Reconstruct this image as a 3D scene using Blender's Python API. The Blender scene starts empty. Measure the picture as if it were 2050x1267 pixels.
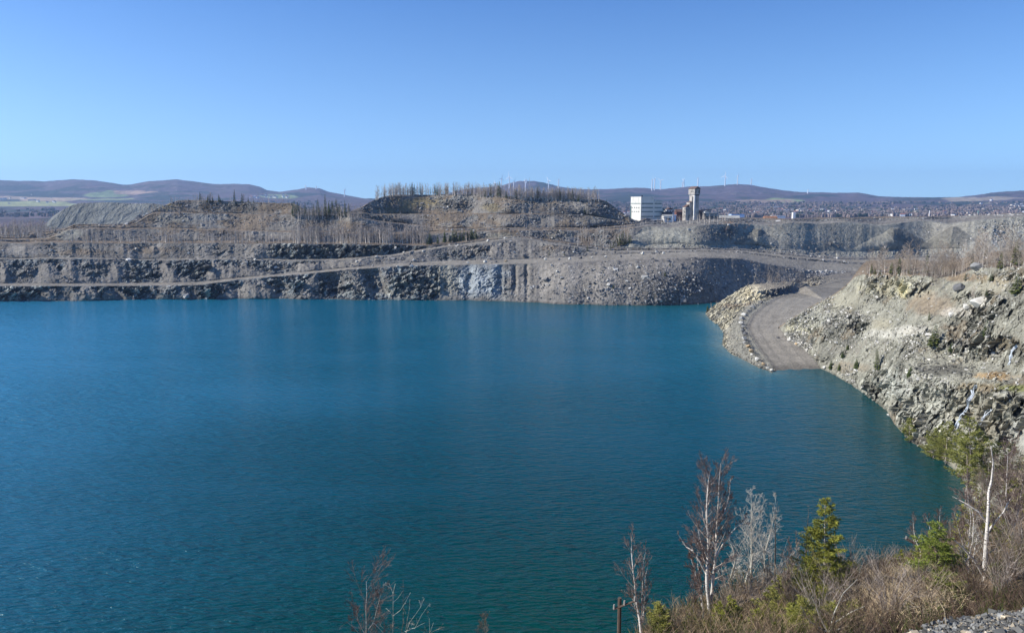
import bpy, math, random
import numpy as np
from mathutils import Vector, Matrix
from mathutils.bvhtree import BVHTree
from mathutils.geometry import delaunay_2d_cdt

random.seed(7)
RNG = np.random.default_rng(7)
SC = bpy.context.scene
COL = SC.collection

# ------------------------------------------------------------------ camera, sky, sun, exposure
H = 60.0                       # eye height above the lake
F = 1548.0                     # focal length in pixels of a 2050 px wide frame
PITCH = math.radians(8.4)
cam_d = bpy.data.cameras.new('camera')
cam = bpy.data.objects.new('camera', cam_d)
COL.objects.link(cam)
cam.location = (0, 0, H)
cam.rotation_euler = (math.radians(90) - PITCH, 0, 0)
cam_d.sensor_width = 36.0
cam_d.lens = 36.0 * F / 2050.0
cam_d.clip_start = 0.5
cam_d.clip_end = 40000
SC.camera = cam

SUN_EL, SUN_AZ = math.radians(34), math.radians(-94)       # azimuth from +Y, negative = left
sun_dir = Vector((math.sin(SUN_AZ) * math.cos(SUN_EL), math.cos(SUN_AZ) * math.cos(SUN_EL), math.sin(SUN_EL)))
W = bpy.data.worlds.new('World')
SC.world = W
W.use_nodes = True
wn = W.node_tree
bg = wn.nodes['Background']
sky = wn.nodes.new('ShaderNodeTexSky')
sky.sky_type = 'NISHITA'
sky.sun_disc = False
sky.sun_elevation = SUN_EL
sky.sun_rotation = SUN_AZ
sky.altitude = 300
sky.air_density = 1.0
sky.dust_density = 1.0
sky.ozone_density = 6.0
# read the sky a little above the horizon (clear mountain air) and deepen it with elevation
s_tc = wn.nodes.new('ShaderNodeTexCoord'); s_sep = wn.nodes.new('ShaderNodeSeparateXYZ'); s_com = wn.nodes.new('ShaderNodeCombineXYZ')
s_add = wn.nodes.new('ShaderNodeMath'); s_add.operation = 'ADD'; s_add.inputs[1].default_value = 0.10
wn.links.new(s_tc.outputs['Generated'], s_sep.inputs[0])
wn.links.new(s_sep.outputs[0], s_com.inputs[0]); wn.links.new(s_sep.outputs[1], s_com.inputs[1])
wn.links.new(s_sep.outputs[2], s_add.inputs[0]); wn.links.new(s_add.outputs[0], s_com.inputs[2])
wn.links.new(s_com.outputs[0], sky.inputs[0])
s_ramp = wn.nodes.new('ShaderNodeValToRGB'); s_ramp.color_ramp.elements[0].position = 0.03; s_ramp.color_ramp.elements[1].position = 0.30
s_ramp.color_ramp.elements[0].color = (1.02, 1.05, 1.0, 1); s_ramp.color_ramp.elements[1].color = (0.385, 0.605, 0.84, 1)
wn.links.new(s_sep.outputs[2], s_ramp.inputs[0])
s_mul = wn.nodes.new('ShaderNodeVectorMath'); s_mul.operation = 'MULTIPLY'
wn.links.new(sky.outputs[0], s_mul.inputs[0]); wn.links.new(s_ramp.outputs[0], s_mul.inputs[1])
wn.links.new(s_mul.outputs[0], bg.inputs[0])
bg.inputs[1].default_value = 0.148
sun_l = bpy.data.lights.new('sun', 'SUN')
sun_l.energy = 4.2
sun_l.angle = math.radians(0.5)
sun_l.color = (1.0, 0.93, 0.82)
sun_o = bpy.data.objects.new('sun', sun_l)
sun_o.rotation_euler = sun_dir.to_track_quat('Z', 'Y').to_euler()
COL.objects.link(sun_o)
SC.view_settings.view_transform = 'Standard'
SC.view_settings.look = 'None'
SC.view_settings.exposure = 0.60
SC.view_settings.gamma = 1
SC.render.engine = 'CYCLES'
SC.cycles.max_bounces = 4
SC.cycles.diffuse_bounces = 2
SC.cycles.glossy_bounces = 2
SC.cycles.transparent_max_bounces = 8
SC.cycles.volume_bounces = 0
SC.cycles.sample_clamp_indirect = 4
SC.cycles.sample_clamp_direct = 3

# ------------------------------------------------------------------ helpers
CP, SP = math.cos(PITCH), math.sin(PITCH)
def ray(u, v):
    """photo pixel -> (a, t): a point at forward depth D is (a*D, D, H - t*D)"""
    u = np.asarray(u, float); v = np.asarray(v, float)
    x = (u - 1025.0) / F; y = -(v - 633.5) / F
    Y = CP + y * SP; Z = -SP + y * CP
    return x / Y, -Z / Y
def proj(P):
    P = np.asarray(P, float)
    y, z = P[..., 1], P[..., 2] - H
    f = y * CP - z * SP; up = y * SP + z * CP
    return 1025 + F * P[..., 0] / f, 633.5 - F * up / f
def tline(pts, A):
    u, v = np.array(pts, float).T
    a, t = ray(u, v)
    return np.interp(A, a, t)
def smooth(y, k):
    w = np.hanning(k + 2)[1:-1]; w /= w.sum(); p = k // 2
    return np.convolve(np.pad(y, p, mode='edge'), w, mode='valid')
def uline(pts, A, vref=520):
    u, s = np.array(pts, float).T
    a, _ = ray(u, np.full(len(u), vref))
    return np.interp(A, a, s)

def hsh(i, j, k, seed):
    with np.errstate(over='ignore'):
        h = (i.astype(np.uint32) * np.uint32(374761393) + j.astype(np.uint32) * np.uint32(668265263)
             + k.astype(np.uint32) * np.uint32(2147483647 - 1610612741) + np.uint32(seed * 974634777 % 4294967291))
        h ^= h >> np.uint32(15); h *= np.uint32(2246822519); h ^= h >> np.uint32(13)
        h *= np.uint32(3266489917); h ^= h >> np.uint32(16)
    return h.astype(np.float64) / 4294967296.0
def vnoise(p, seed=0):
    p = np.asarray(p, float); q = np.floor(p); f = p - q; f = f * f * f * (f * (f * 6 - 15) + 10)
    q = q.astype(np.int64); out = 0
    for dx in (0, 1):
        wx = f[:, 0] if dx else 1 - f[:, 0]
        for dy in (0, 1):
            wy = f[:, 1] if dy else 1 - f[:, 1]
            for dz in (0, 1):
                wz = f[:, 2] if dz else 1 - f[:, 2]
                out = out + wx * wy * wz * hsh(q[:, 0] + dx, q[:, 1] + dy, q[:, 2] + dz, seed)
    return out * 2 - 1
def fbm(p, seed=0, octv=4, gain=0.5):
    p = np.asarray(p, float); s = 0; a = 1; n = 0
    for k in range(octv):
        s = s + a * vnoise(p * (2.03 ** k) + k * 7.3, seed + k); n += a; a *= gain
    return s / n
def ridged(p, seed=0, octv=4):
    p = np.asarray(p, float); s = 0; a = 1; n = 0
    for k in range(octv):
        s = s + a * (1 - 2 * np.abs(vnoise(p * (2.1 ** k) + k * 3.7, seed + k))); n += a; a *= 0.5
    return s / n
def facet(p, seed=0, tilt=1.0):
    """blocky faceted noise: every cell is a tilted plane -> broken rock; also returns a random value per cell"""
    p = np.asarray(p, float); q = np.floor(p).astype(np.int64)
    best = np.full(len(p), 1e9); h = np.zeros(len(p)); rv = np.zeros(len(p))
    for dx in (-1, 0, 1):
        for dy in (-1, 0, 1):
            for dz in (-1, 0, 1):
                i, j, k = q[:, 0] + dx, q[:, 1] + dy, q[:, 2] + dz
                r = [hsh(i, j, k, seed + s) for s in range(4)]
                ex = p[:, 0] - (i + r[0]); ey = p[:, 1] - (j + r[1]); ez = p[:, 2] - (k + r[2])
                d = ex * ex + ey * ey + ez * ez
                m = d < best
                g = (r[0] - .5) * ex + (r[1] - .5) * ey * 1.3 + (r[2] - .5) * ez
                best = np.where(m, d, best); h = np.where(m, (r[3] - .5) + tilt * 2 * g, h); rv = np.where(m, r[3], rv)
    return h, rv
def rot3(p, a, b):
    ca, sa, cb, sb = math.cos(a), math.sin(a), math.cos(b), math.sin(b)
    q = p @ np.array([[ca, -sa, 0], [sa, ca, 0], [0, 0, 1]]).T
    return q @ np.array([[cb, 0, sb], [0, 1, 0], [-sb, 0, cb]]).T
def sstep(x, a, b):
    t = np.clip((x - a) / (b - a), 0, 1); return t * t * (3 - 2 * t)

def tag(o, label=None, cat=None, group=None, kind=None):
    if label: o['label'] = label
    if cat: o['category'] = cat
    if group: o['group'] = group
    if kind: o['kind'] = kind
    return o
def mesh_obj(name, V, Fc, mat, colors=None, parent=None, smooth=False):
    """V (n,3); Fc (m,3) or (m,4) or list of such arrays"""
    V = np.asarray(V, np.float32)
    if not isinstance(Fc, (list, tuple)): Fc = [Fc]
    Fc = [np.asarray(f, np.int32) for f in Fc if len(f)]
    me = bpy.data.meshes.new(name)
    me.vertices.add(len(V)); me.vertices.foreach_set('co', V.ravel())
    nl = sum(f.size for f in Fc); npoly = sum(len(f) for f in Fc)
    me.loops.add(nl); me.loops.foreach_set('vertex_index', np.concatenate([f.ravel() for f in Fc]))
    me.polygons.add(npoly)
    tot = np.concatenate([np.full(len(f), f.shape[1], np.int32) for f in Fc])
    st = np.concatenate([[0], np.cumsum(tot)[:-1]]).astype(np.int32)
    me.polygons.foreach_set('loop_start', st)
    me.polygons.foreach_set('loop_total', tot)
    me.polygons.foreach_set('use_smooth', np.full(npoly, smooth, bool))
    me.update(calc_edges=True)
    if colors is not None:
        c = np.ones((len(V), 4), np.float32); c[:, :3] = colors
        at = me.color_attributes.new('Col', 'FLOAT_COLOR', 'POINT')
        at.data.foreach_set('color', c.ravel())
    if mat is not None: me.materials.append(mat)
    me.validate()
    o = bpy.data.objects.new(name, me); COL.objects.link(o)
    if parent is not None: o.parent = parent
    return o
def empty(name, loc, rz=0):
    o = bpy.data.objects.new(name, None); COL.objects.link(o)
    o.empty_display_size = 1; o.location = loc; o.rotation_euler = (0, 0, rz); return o
def copy_tree(o, parent=None):
    c = o.copy(); COL.objects.link(c)
    if parent is not None: c.parent = parent
    for ch in o.children:
        copy_tree(ch, c)
    return c
def grid_faces(nr, nc):
    i = np.arange(nr - 1)[:, None] * nc + np.arange(nc - 1)[None, :]
    return np.stack([i, i + 1, i + nc + 1, i + nc], -1).reshape(-1, 4)

# ------------------------------------------------------------------ materials
def new_mat(name):
    m = bpy.data.materials.new(name); m.use_nodes = True
    nt = m.node_tree; b = nt.nodes['Principled BSDF']
    b.inputs['Specular IOR Level'].default_value = 0.25
    return m, nt, b
def mat_flat(name, col, rough=0.8, metal=0.0, vary=0.15, scale=3.0, rand=0.0, spec=0.25):
    m, nt, b = new_mat(name)
    b.inputs['Roughness'].default_value = rough; b.inputs['Metallic'].default_value = metal
    b.inputs['Specular IOR Level'].default_value = spec
    tc = nt.nodes.new('ShaderNodeTexCoord'); no = nt.nodes.new('ShaderNodeTexNoise')
    no.inputs['Scale'].default_value = scale; no.inputs['Detail'].default_value = 5
    nt.links.new(tc.outputs['Object'], no.inputs['Vector'])
    mr = nt.nodes.new('ShaderNodeMapRange'); mr.inputs[1].default_value = 0.3; mr.inputs[2].default_value = 0.7
    mr.inputs[3].default_value = 1 - vary; mr.inputs[4].default_value = 1 + vary
    nt.links.new(no.outputs['Fac'], mr.inputs[0])
    fac = mr.outputs[0]
    if rand:
        oi = nt.nodes.new('ShaderNodeObjectInfo'); m2 = nt.nodes.new('ShaderNodeMapRange')
        m2.inputs[3].default_value = 1 - rand; m2.inputs[4].default_value = 1 + rand
        nt.links.new(oi.outputs['Random'], m2.inputs[0])
        mm = nt.nodes.new('ShaderNodeMath'); mm.operation = 'MULTIPLY'
        nt.links.new(fac, mm.inputs[0]); nt.links.new(m2.outputs[0], mm.inputs[1]); fac = mm.outputs[0]
    vm = nt.nodes.new('ShaderNodeVectorMath'); vm.operation = 'SCALE'
    vm.inputs[0].default_value = col; nt.links.new(fac, vm.inputs['Scale'])
    nt.links.new(vm.outputs[0], b.inputs['Base Color'])
    return m
def mat_attr(name, rough=0.95, s1=0.6, v1=0.35, s2=0.08, v2=0.2, bump=0.6, bdist=0.6, bscale=0.8, spec=0.15):
    """vertex colour x two scales of noise, with bump"""
    m, nt, b = new_mat(name)
    b.inputs['Roughness'].default_value = rough; b.inputs['Specular IOR Level'].default_value = spec
    at = nt.nodes.new('ShaderNodeVertexColor'); at.layer_name = 'Col'
    tc = nt.nodes.new('ShaderNodeTexCoord')
    def nz(scale, vary, detail=4):
        no = nt.nodes.new('ShaderNodeTexNoise'); no.inputs['Scale'].default_value = scale
        no.inputs['Detail'].default_value = detail; no.inputs['Roughness'].default_value = 0.65
        nt.links.new(tc.outputs['Object'], no.inputs['Vector'])
        mr = nt.nodes.new('ShaderNodeMapRange'); mr.inputs[1].default_value = 0.3; mr.inputs[2].default_value = 0.7
        mr.inputs[3].default_value = 1 - vary; mr.inputs[4].default_value = 1 + vary
        nt.links.new(no.outputs['Fac'], mr.inputs[0]); return no, mr
    n1, r1 = nz(s1, v1); n2, r2 = nz(s2, v2, 3)
    mm = nt.nodes.new('ShaderNodeMath'); mm.operation = 'MULTIPLY'
    nt.links.new(r1.outputs[0], mm.inputs[0]); nt.links.new(r2.outputs[0], mm.inputs[1])
    vm = nt.nodes.new('ShaderNodeVectorMath'); vm.operation = 'SCALE'
    nt.links.new(at.outputs['Color'], vm.inputs[0]); nt.links.new(mm.outputs[0], vm.inputs['Scale'])
    nt.links.new(vm.outputs[0], b.inputs['Base Color'])
    if bump:
        nb = nt.nodes.new('ShaderNodeTexNoise'); nb.inputs['Scale'].default_value = bscale
        nb.inputs['Detail'].default_value = 5; nb.inputs['Roughness'].default_value = 0.7
        nt.links.new(tc.outputs['Object'], nb.inputs['Vector'])
        bp = nt.nodes.new('ShaderNodeBump'); bp.inputs['Strength'].default_value = bump
        bp.inputs['Distance'].default_value = bdist
        nt.links.new(nb.outputs['Fac'], bp.inputs['Height']); nt.links.new(bp.outputs[0], b.inputs['Normal'])
    return m
M_FAR = mat_attr('quarry_rock', s1=0.5, v1=0.3, s2=0.06, v2=0.15, bump=0.8, bdist=1.2, bscale=0.45)
M_HILL = mat_attr('hill_rock', s1=1.3, v1=0.3, s2=0.15, v2=0.18, bump=0.7, bdist=0.7, bscale=0.9)
M_NEAR = mat_attr('bank_earth', s1=3, v1=0.3, s2=0.5, v2=0.2, bump=0.6, bdist=0.2, bscale=3)
M_LAND = mat_attr('land', s1=0.02, v1=0.3, s2=0.004, v2=0.15, bump=0.9, bdist=14, bscale=0.03)
M_STONE = mat_attr('stone', s1=1.2, v1=0.25, s2=0.3, v2=0.1, bump=0.3, bdist=0.1, bscale=3)
M_LEAF = mat_attr('foliage', s1=2, v1=0.15, s2=0.5, v2=0.15, bump=0)

# ------------------------------------------------------------------ terrain painting
C_TALUS = np.array((.235, .215, .185)); C_TALUSB = np.array((.165, .150, .130))
C_ROCKD = np.array((.085, .090, .092)); C_ROCKM = np.array((.18, .20, .20)); C_ROCKL = np.array((.46, .46, .40))
C_ROAD = np.array((.27, .245, .20)); C_VEG = np.array((.19, .145, .10)); C_VEGD = np.array((.085, .070, .050))
C_GREEN = np.array((.31, .30, .245)); C_TAN = np.array((.36, .30, .19)); C_BLUE = np.array((.28, .305, .31))
C_GRASSY = np.array((.19, .155, .085)); C_DARK = np.array((.055, .055, .052)); C_MOSS = np.array((.10, .13, .04))
def mixc(c, col, w):
    return c + (np.asarray(col) - c) * np.clip(w, 0, 1)[:, None]
def patch(c, uu, vv, cu, cv, ru, rv, col, w, P=None, soft=0.5, ns=0.12, seed=3):
    d = np.sqrt(((uu - cu) / ru) ** 2 + ((vv - cv) / rv) ** 2)
    if P is not None: d = d + 0.45 * fbm(P * ns, seed, 3)
    return mixc(c, col, (1 - sstep(d, 1 - soft, 1.0)) * w)

# ------------------------------------------------------------------ A: the far quarry wall, its tiers and plateau
def banded(A, base_t, base_z, bands, nrow0=4, slope_ref=520):
    """columns of constant azimuth; each band climbs at its slope until it meets the sight line of its upper edge"""
    n = len(A); k = np.sqrt(1 + A * A)
    D = (H - base_z) / base_t; z = base_z + 0 * A
    rowsD = [D - 10, D - 5]; rowsz = [z - 6, z - 2.5]; typ = ['water'] * 2; s_in = [0, 0]
    rowsD.append(D); rowsz.append(z); typ.append(bands[0]['type']); s_in.append(0)
    tn_prev = base_t.copy(); Dn, zn = D.copy(), z.copy()
    for kb, b in enumerate(bands):
        wob = 0 if b['type'] in ('road', 'cliff') else 1.0
        wv = fbm(np.stack([A * 38, 0 * A + kb // 2, 0 * A], 1), 700 + kb // 2, 4) * 1.9 + fbm(np.stack([A * 7, 0 * A + kb // 2, 0 * A], 1), 750 + kb // 2, 2) * 2.5
        sl = smooth(uline(b['s'], A, slope_ref), 41); m = np.tan(np.radians(sl)) * k
        tn = np.minimum(smooth(tline(b['v'], A), 21), tn_prev - 0.00008)
        D1n = np.maximum((H - zn + Dn * m) / (tn + m), Dn + .05); z1n = H - tn * D1n      # as drawn
        t = tn + wob * wv / F
        D1s = np.maximum((H - z + D * m) / (t + m), D + 0.05); z1s = z + (D1s - D) * m     # slopes: wobbling edge
        wd_ = smooth(D1n - Dn, 61); D1f = D + wd_; z1f = z + smooth(z1n - zn, 61)          # flats keep their width
        fs = sstep(sl, 4, 10)
        D1 = np.maximum(D1s * fs + D1f * (1 - fs), D + .05); z1 = z1s * fs + z1f * (1 - fs)
        for r in range(1, b['n'] + 1):
            f = r / b['n']
            rowsD.append(D + (D1 - D) * f); rowsz.append(z + (z1 - z) * f); typ.append(b['type']); s_in.append(f)
        D, z, Dn, zn, tn_prev = D1, z1, D1n, z1n, tn
    return rowsD, rowsz, typ, s_in, D, z

uA = np.concatenate([np.linspace(-1500, -260, 160)[:-1], np.linspace(-260, 2330, 2100), np.linspace(2330, 4200, 240)[1:]]); NA = len(uA); A_, _ = ray(uA, np.full(NA, 500.0))
shoreA = [(-300,604),(0,602),(120,603),(250,600),(500,598),(640,599),(700,600),(1000,602),(1100,608),(1200,611),(1300,612),(1400,609),(1450,602),(1500,596),(1600,588),(1700,580),(1800,575),(2400,575)]
bA = [
 dict(type='cliff', n=44, v=[(-300,574),(0,573),(250,573),(400,571),(480,560),(600,550),(700,540),(800,533),(900,531),(1000,530),(1100,527),(1200,524),(1300,520),(1400,516),(1480,518),(1540,530),(1620,541),(1700,545),(1800,548),(2400,548)],
      s=[(0,58),(420,55),(600,46),(1000,44),(1040,37),(1420,36),(1500,30),(1600,18),(1700,14),(2400,14)]),
 dict(type='road', n=5, v=[(-300,568),(0,567.5),(250,567),(400,564.5),(480,555.5),(600,545),(700,535),(800,527),(900,522),(1000,520),(1100,517),(1200,511),(1300,507),(1400,503),(1480,505),(1550,515),(1600,520),(1700,528),(2400,530)], s=[(0,1),(1500,1),(1600,6),(2400,6)]),
 dict(type='mid', n=34, v=[(-300,519),(0,519),(300,519.5),(600,521),(680,520),(700,518),(760,512),(800,509),(860,498),(960,487),(1000,482),(1042,478),(1080,484),(1116,490),(1154,497),(1205,503),(1260,503.5),(1300,505),(1400,501.5),(1480,503),(1550,513),(1600,518.5),(1700,526.5),(2400,528)],
      s=[(0,38),(600,36),(800,25),(1000,30),(1100,28),(1200,15),(1260,8),(2400,8)]),
 dict(type='road', n=4, v=[(-300,516.5),(0,516.5),(600,518.5),(700,515.5),(760,509.5),(860,495.5),(1000,479.5),(1042,476.5),(1080,481),(1116,486.5),(1154,493),(1205,500),(1260,501),(1300,500),(1400,498),(1480,500),(1550,508),(1600,514),(1700,521),(1760,520),(1850,515),(1950,520),(2400,524)], s=[(0,1),(2400,1)]),
 dict(type='mid2', n=26, v=[(-300,488),(0,488),(500,489),(800,490),(860,492),(900,488),(960,480),(1000,476),(1042,473),(1116,484),(1205,498),(1260,499),(1300,498),(1400,496.5),(1480,498),(1550,506),(1600,512),(1700,519),(1760,518),(1850,513),(1950,516),(2400,516)],
      s=[(0,33),(480,36),(560,55),(820,55),(860,25),(1000,12),(2400,8)]),
 dict(type='flat', n=5, v=[(-300,484),(0,484),(95,484),(500,483),(800,485),(860,487),(900,484.5),(960,477),(1000,473.5),(1042,471),(1116,481),(1205,496),(1260,497.5),(1300,496.5),(1400,495),(1480,496.5),(1600,510.5),(1700,517),(2400,514)], s=[(0,1.5),(2400,1.5)]),
 dict(type='apron', n=8, v=[(-300,483.9),(0,483.9),(95,483.9),(500,482.9),(800,484.9),(860,486.9),(900,484.4),(960,476.9),(1000,473.4),(1042,470.9),(1116,480.9),(1205,495),(1260,494),(1300,490),(1360,487),(1430,492),(1500,489),(1560,497),(1620,502),(1700,505),(1780,501),(1850,500),(1950,496),(2100,498),(2400,500)], s=[(0,4),(1255,4),(1275,17),(2400,17)]),
 dict(type='tier', n=40, v=[(-300,479),(0,479),(95,480),(110,472),(150,457),(250,459),(400,462),(600,466),(750,467),(860,469),(900,467),(950,463),(1000,461),(1170,461),(1240,458),(1262,456),(1290,453),(1340,457),(1400,451),(1440,449),(1480,448),(1530,452),(1580,447),(1640,451),(1700,446),(1760,453),(1800,449),(1850,443),(1900,450),(1950,442),(2000,437),(2050,432),(2400,425)],
      s=[(0,12),(95,20),(120,33),(1280,33),(2400,33)]),
 dict(type='flat', n=4, v=[(-300,476),(0,476),(95,476),(150,455),(250,456.5),(400,459),(600,463),(750,464),(860,462),(900,462),(950,460.5),(1000,459),(1170,459),(1240,455.5),(1290,450),(1400,449),(1480,445.5),(1550,444.5),(1700,444.5),(1850,441),(1950,435.5),(2050,430.5),(2400,423.5)], s=[(0,2),(1280,1.2),(1300,.5),(2400,.5)]),
 dict(type='tierb', n=30, v=[(-300,474),(0,474),(95,474),(150,453),(250,454),(266,451),(305,428),(508,430),(620,430),(670,431),(710,436),(760,444),(800,449),(856,454),(900,457.5),(950,459),(1000,457.5),(1170,457.5),(1240,453),(1290,447),(1400,446),(1480,444),(1550,443.5),(1700,443.5),(1850,439.8),(1950,434.5),(2050,429.5),(2400,422.5)],
      s=[(0,3),(250,30),(305,33),(860,33),(950,20),(1280,3),(1300,.4),(2400,.4)]),
 dict(type='flat', n=4, v=[(-300,472),(0,472),(95,472.5),(150,451.5),(250,452.5),(266,450),(305,426.5),(500,428),(670,429),(710,434),(760,441.5),(856,452),(900,455.5),(950,457),(1000,456),(1170,456),(1240,450),(1290,445),(1400,444),(1480,442.5),(1550,442.8),(1700,442.8),(1850,438.8),(1950,433.8),(2050,428.8),(2400,422)], s=[(0,1.5),(1280,1),(1300,.3),(2400,.3)]),
 dict(type='mound', n=20, v=[(-300,471),(0,471),(250,451.5),(305,426),(600,427.5),(670,428.5),(690,427),(723,425),(760,429),(850,428),(1014,428),(1100,429),(1170,432),(1230,441),(1275,449),(1290,443),(1400,442),(1550,442.4),(1850,438),(2050,428),(2400,421.5)],
      s=[(0,2),(250,10),(305,33),(1270,33),(1300,.3),(2400,.3)]),
 dict(type='flat', n=3, v=[(-300,470.5),(0,470.5),(250,451),(305,425.5),(600,427),(670,428),(690,426),(723,424),(760,427.5),(850,426.5),(1014,426.5),(1100,427.5),(1170,430.5),(1230,440),(1275,448.3),(1290,441),(1400,440.3),(1550,442),(1850,437.5),(2050,427.5),(2400,421)], s=[(0,2),(1280,2),(1300,.3),(2400,.3)]),
 dict(type='mound', n=34, v=[(-300,470),(0,470),(250,450),(266,449),(305,424),(330,412),(355,403),(406,402),(470,404),(520,406),(590,408),(602,416),(615,427),(670,427.5),(700,424),(723,415),(740,404),(759,395),(775,391),(797,389),(860,388),(950,389),(963,392),(989,391),(1000,392),(1050,396),(1100,398),(1200,400),(1213,403),(1243,425),(1262,439),(1278,448),(1290,438.5),(1500,438),(1550,441.5),(1850,437),(2050,427),(2400,420.5)],
      s=[(0,2),(250,10),(305,33),(1270,33),(1300,.3),(2400,.3)]),
]
baseA = smooth(smooth(tline(shoreA, A_), 61) + fbm(np.stack([A_ * 30, 0 * A_, 0 * A_], 1), 690, 4) * 1.6 / F, 5)
rD, rz, rt, rs, De, ze = banded(A_, baseA, np.zeros(NA), bA)
# behind the crests
def back(Dn, zn, n):
    global De, ze
    for r in range(1, n + 1):
        f = r / n; rD.append(De + (Dn - De) * f); rz.append(ze + (zn - ze) * f); rt.append('back'); rs.append(f)
    De, ze = Dn, zn
right = sstep(uA, 1255, 1300)
back(De + 14, ze + 0.2, 3)
zp = np.where(uA < 280, 30, 38) * (1 - right) + (ze - .5) * right
back(De + 45, np.minimum(ze, zp), 5)
back(np.maximum(De + 30, 800), np.where(uA < 280, 24, 34) * (1 - right) + 42.5 * right, 5)
back(np.full(NA, 900.0), 20 + 18 * right, 4)
back(np.full(NA, 1100.0), -5 + 0 * De, 3)
Dm = np.array(rD); Zm = np.array(rz); Sm = np.repeat(np.array(rs)[:, None], NA, 1)
NR = len(Dm)
Tm = np.repeat(np.array(rt)[:, None], NA, 1).ravel()
Am = np.repeat(A_[None, :], NR, 0)
D1, Z1, S1, A1 = Dm.ravel(), Zm.ravel(), Sm.ravel(), Am.ravel()
Pm = np.stack([A1 * D1, D1, Z1], 1)
U1, V1 = proj(Pm)
# roughness amplitude per place
amp = np.zeros(len(D1)); taper = np.sin(np.pi * np.clip(S1, 0, 1)) ** 0.6
isb = {k: Tm == k for k in set(rt)}
thr = np.where(isb['tier'], 1246 + 44 * np.clip(S1, 0, 1), 1246)
rib = fbm(np.stack([A1 * 45, Z1 * 0.02, 0 * A1], 1), 11, 3)
ribf = fbm(np.stack([A1 * 160, Z1 * 0.03, 0 * A1], 1), 14, 3)
fa, fav = facet(rot3(Pm, .5, .4) * np.array([.17, .26, .26]), 21)
fb, fbv = facet(rot3(Pm, -.4, .6) * np.array([.42, .55, .6]), 31)
fc, fcv = facet(Pm * np.array([1.1, 1.1, 1.1]), 35)
rocky = np.zeros(len(D1))
nz1 = fbm(Pm * .045, 41, 4)
cl = isb['cliff']
rk = sstep(nz1 + 0.15, -0.1, 0.15)
leftcl = 1 - sstep(U1, 640, 1040) * .65
rocky[cl] = (np.where(U1 < 620, .25 + .75 * rk, np.where(U1 < 880, .35 + .65 * rk, .30 - .22 * sstep(U1, 1015, 1035))))[cl]
slab = sstep(U1, 860, 900) * (1 - sstep(U1, 1015, 1035))
mid = isb['mid']; m2 = isb['mid2']; ti = isb['tier']; tb = isb['tierb']; mo = isb['mound']
rocky[mid] = (.12 + .6 * sstep(nz1, 0.0, .25) * (1 - sstep(U1, 560, 700)) + .4 * sstep(nz1, .1, .3) * sstep(U1, 600, 700))[mid]
rocky[m2] = (.12 + .88 * sstep(U1, 500, 560) * (1 - sstep(U1, 820, 880)) + .3 * sstep(nz1, .1, .3))[m2]
rocky[ti] = (.10 + .3 * sstep(nz1, .05, .3) * (U1 < thr) + .25 * np.exp(-((U1 - 1450) / 25) ** 2) + .2 * sstep(U1, 1930, 1980) - .05 * (U1 > thr))[ti]
rocky[tb] = (.16 + .3 * sstep(nz1, 0, .3))[tb]
rocky[mo] = (.18 + .35 * sstep(nz1, 0, .3) + .3 * sstep(U1, 1040, 1120) * (1 - sstep(U1, 1230, 1300)))[mo]
rocky[isb['apron']] = (.12 + .3 * sstep(nz1, -.1, .3))[isb['apron']]
rocky[isb['flat']] = .05
rocky[isb['back']] = .03
def cones(U, S, u0, u1, step, seed, w0=.2, w1=.8):
    rr = np.random.default_rng(seed); m = np.zeros(len(U)); b = np.zeros(len(U)); uc = u0
    while uc < u1:
        w = step * rr.uniform(.25, 1.0); lean = rr.uniform(-.5, .25) * step; c0 = uc + lean * (S - .5)
        half = w * (w0 + w1 * (1 - S)) * rr.uniform(.8, 1.2); top = rr.uniform(.75, 1.15); d = np.abs(U - c0) / np.maximum(half, .5)
        k = (1 - sstep(d, .5, 1.15)) * (1 - sstep(S, top - .1, top)); m = np.maximum(m, k); b = np.maximum(b, k * np.clip(1 - d, 0, 1)); uc += step * rr.choice([.35, .6, .9, 1.6, 2.3])
    return m, b
n_w = fbm(Pm * .05, 811, 3); n_w2 = fbm(Pm * .16, 812, 3)
cone, coneb = np.zeros(len(U1)), np.zeros(len(U1))
for msk, u0, u1, stp, sd in ((cl & (U1 < 640), -250, 640, 62, 3), (mid & (U1 < 700), -250, 700, 52, 4), (m2 & (U1 < 560), -250, 560, 90, 5), (ti & (U1 < 900), 100, 900, 85, 6), (tb & (U1 < thr), 260, 1262, 75, 9), (mo & (U1 < thr), 330, 1262, 90, 10), (mid & (U1 >= 700), 720, 1250, 70, 8)):
    i = np.nonzero(msk)[0]; m_, b_ = cones(U1[i] + 16 * n_w[i] + 5 * n_w2[i], S1[i] + .3 * n_w2[i], u0, u1, stp, sd); cone[i] = m_; coneb[i] = b_
rocky = rocky * (1 - .85 * cone)
rocky = np.where((mid & (U1 < 640)) | (cl & (U1 < 640)), rocky * 1.0 + .25 * (1 - cone), rocky)
rmax = np.maximum
dy = -taper * rocky * (np.where(ti | tb | mo, 2.4, 4.2) * fa + 2.0 * fb + 0.9 * fc)
dz = taper * rocky * (1.4 * fa + 1.0 * fb + .6 * fc)
# gravel fans: gullies and ribs running down the slope
slopeband = cl | mid | m2 | ti | tb | mo | isb['apron']
amprib = np.where(cl, np.where(U1 > 880, 1.6 - 1.0 * sstep(U1, 1020, 1070), 4.0), np.where(ti & (U1 > thr), .4, np.where(ti | tb | mo, .7, 1.8)))
fan = taper * np.where(ti | tb | mo, 1.5, 2.3) * coneb + taper * amprib * (1 - .6 * cone) * rib + taper * np.where(ti & (U1 > thr), 0, np.where(cl & (U1 > 880), .9 - .75 * sstep(U1, 1020, 1070), .6)) * ribf
dy = dy - np.where(slopeband, fan * 1.2, 0)
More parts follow.
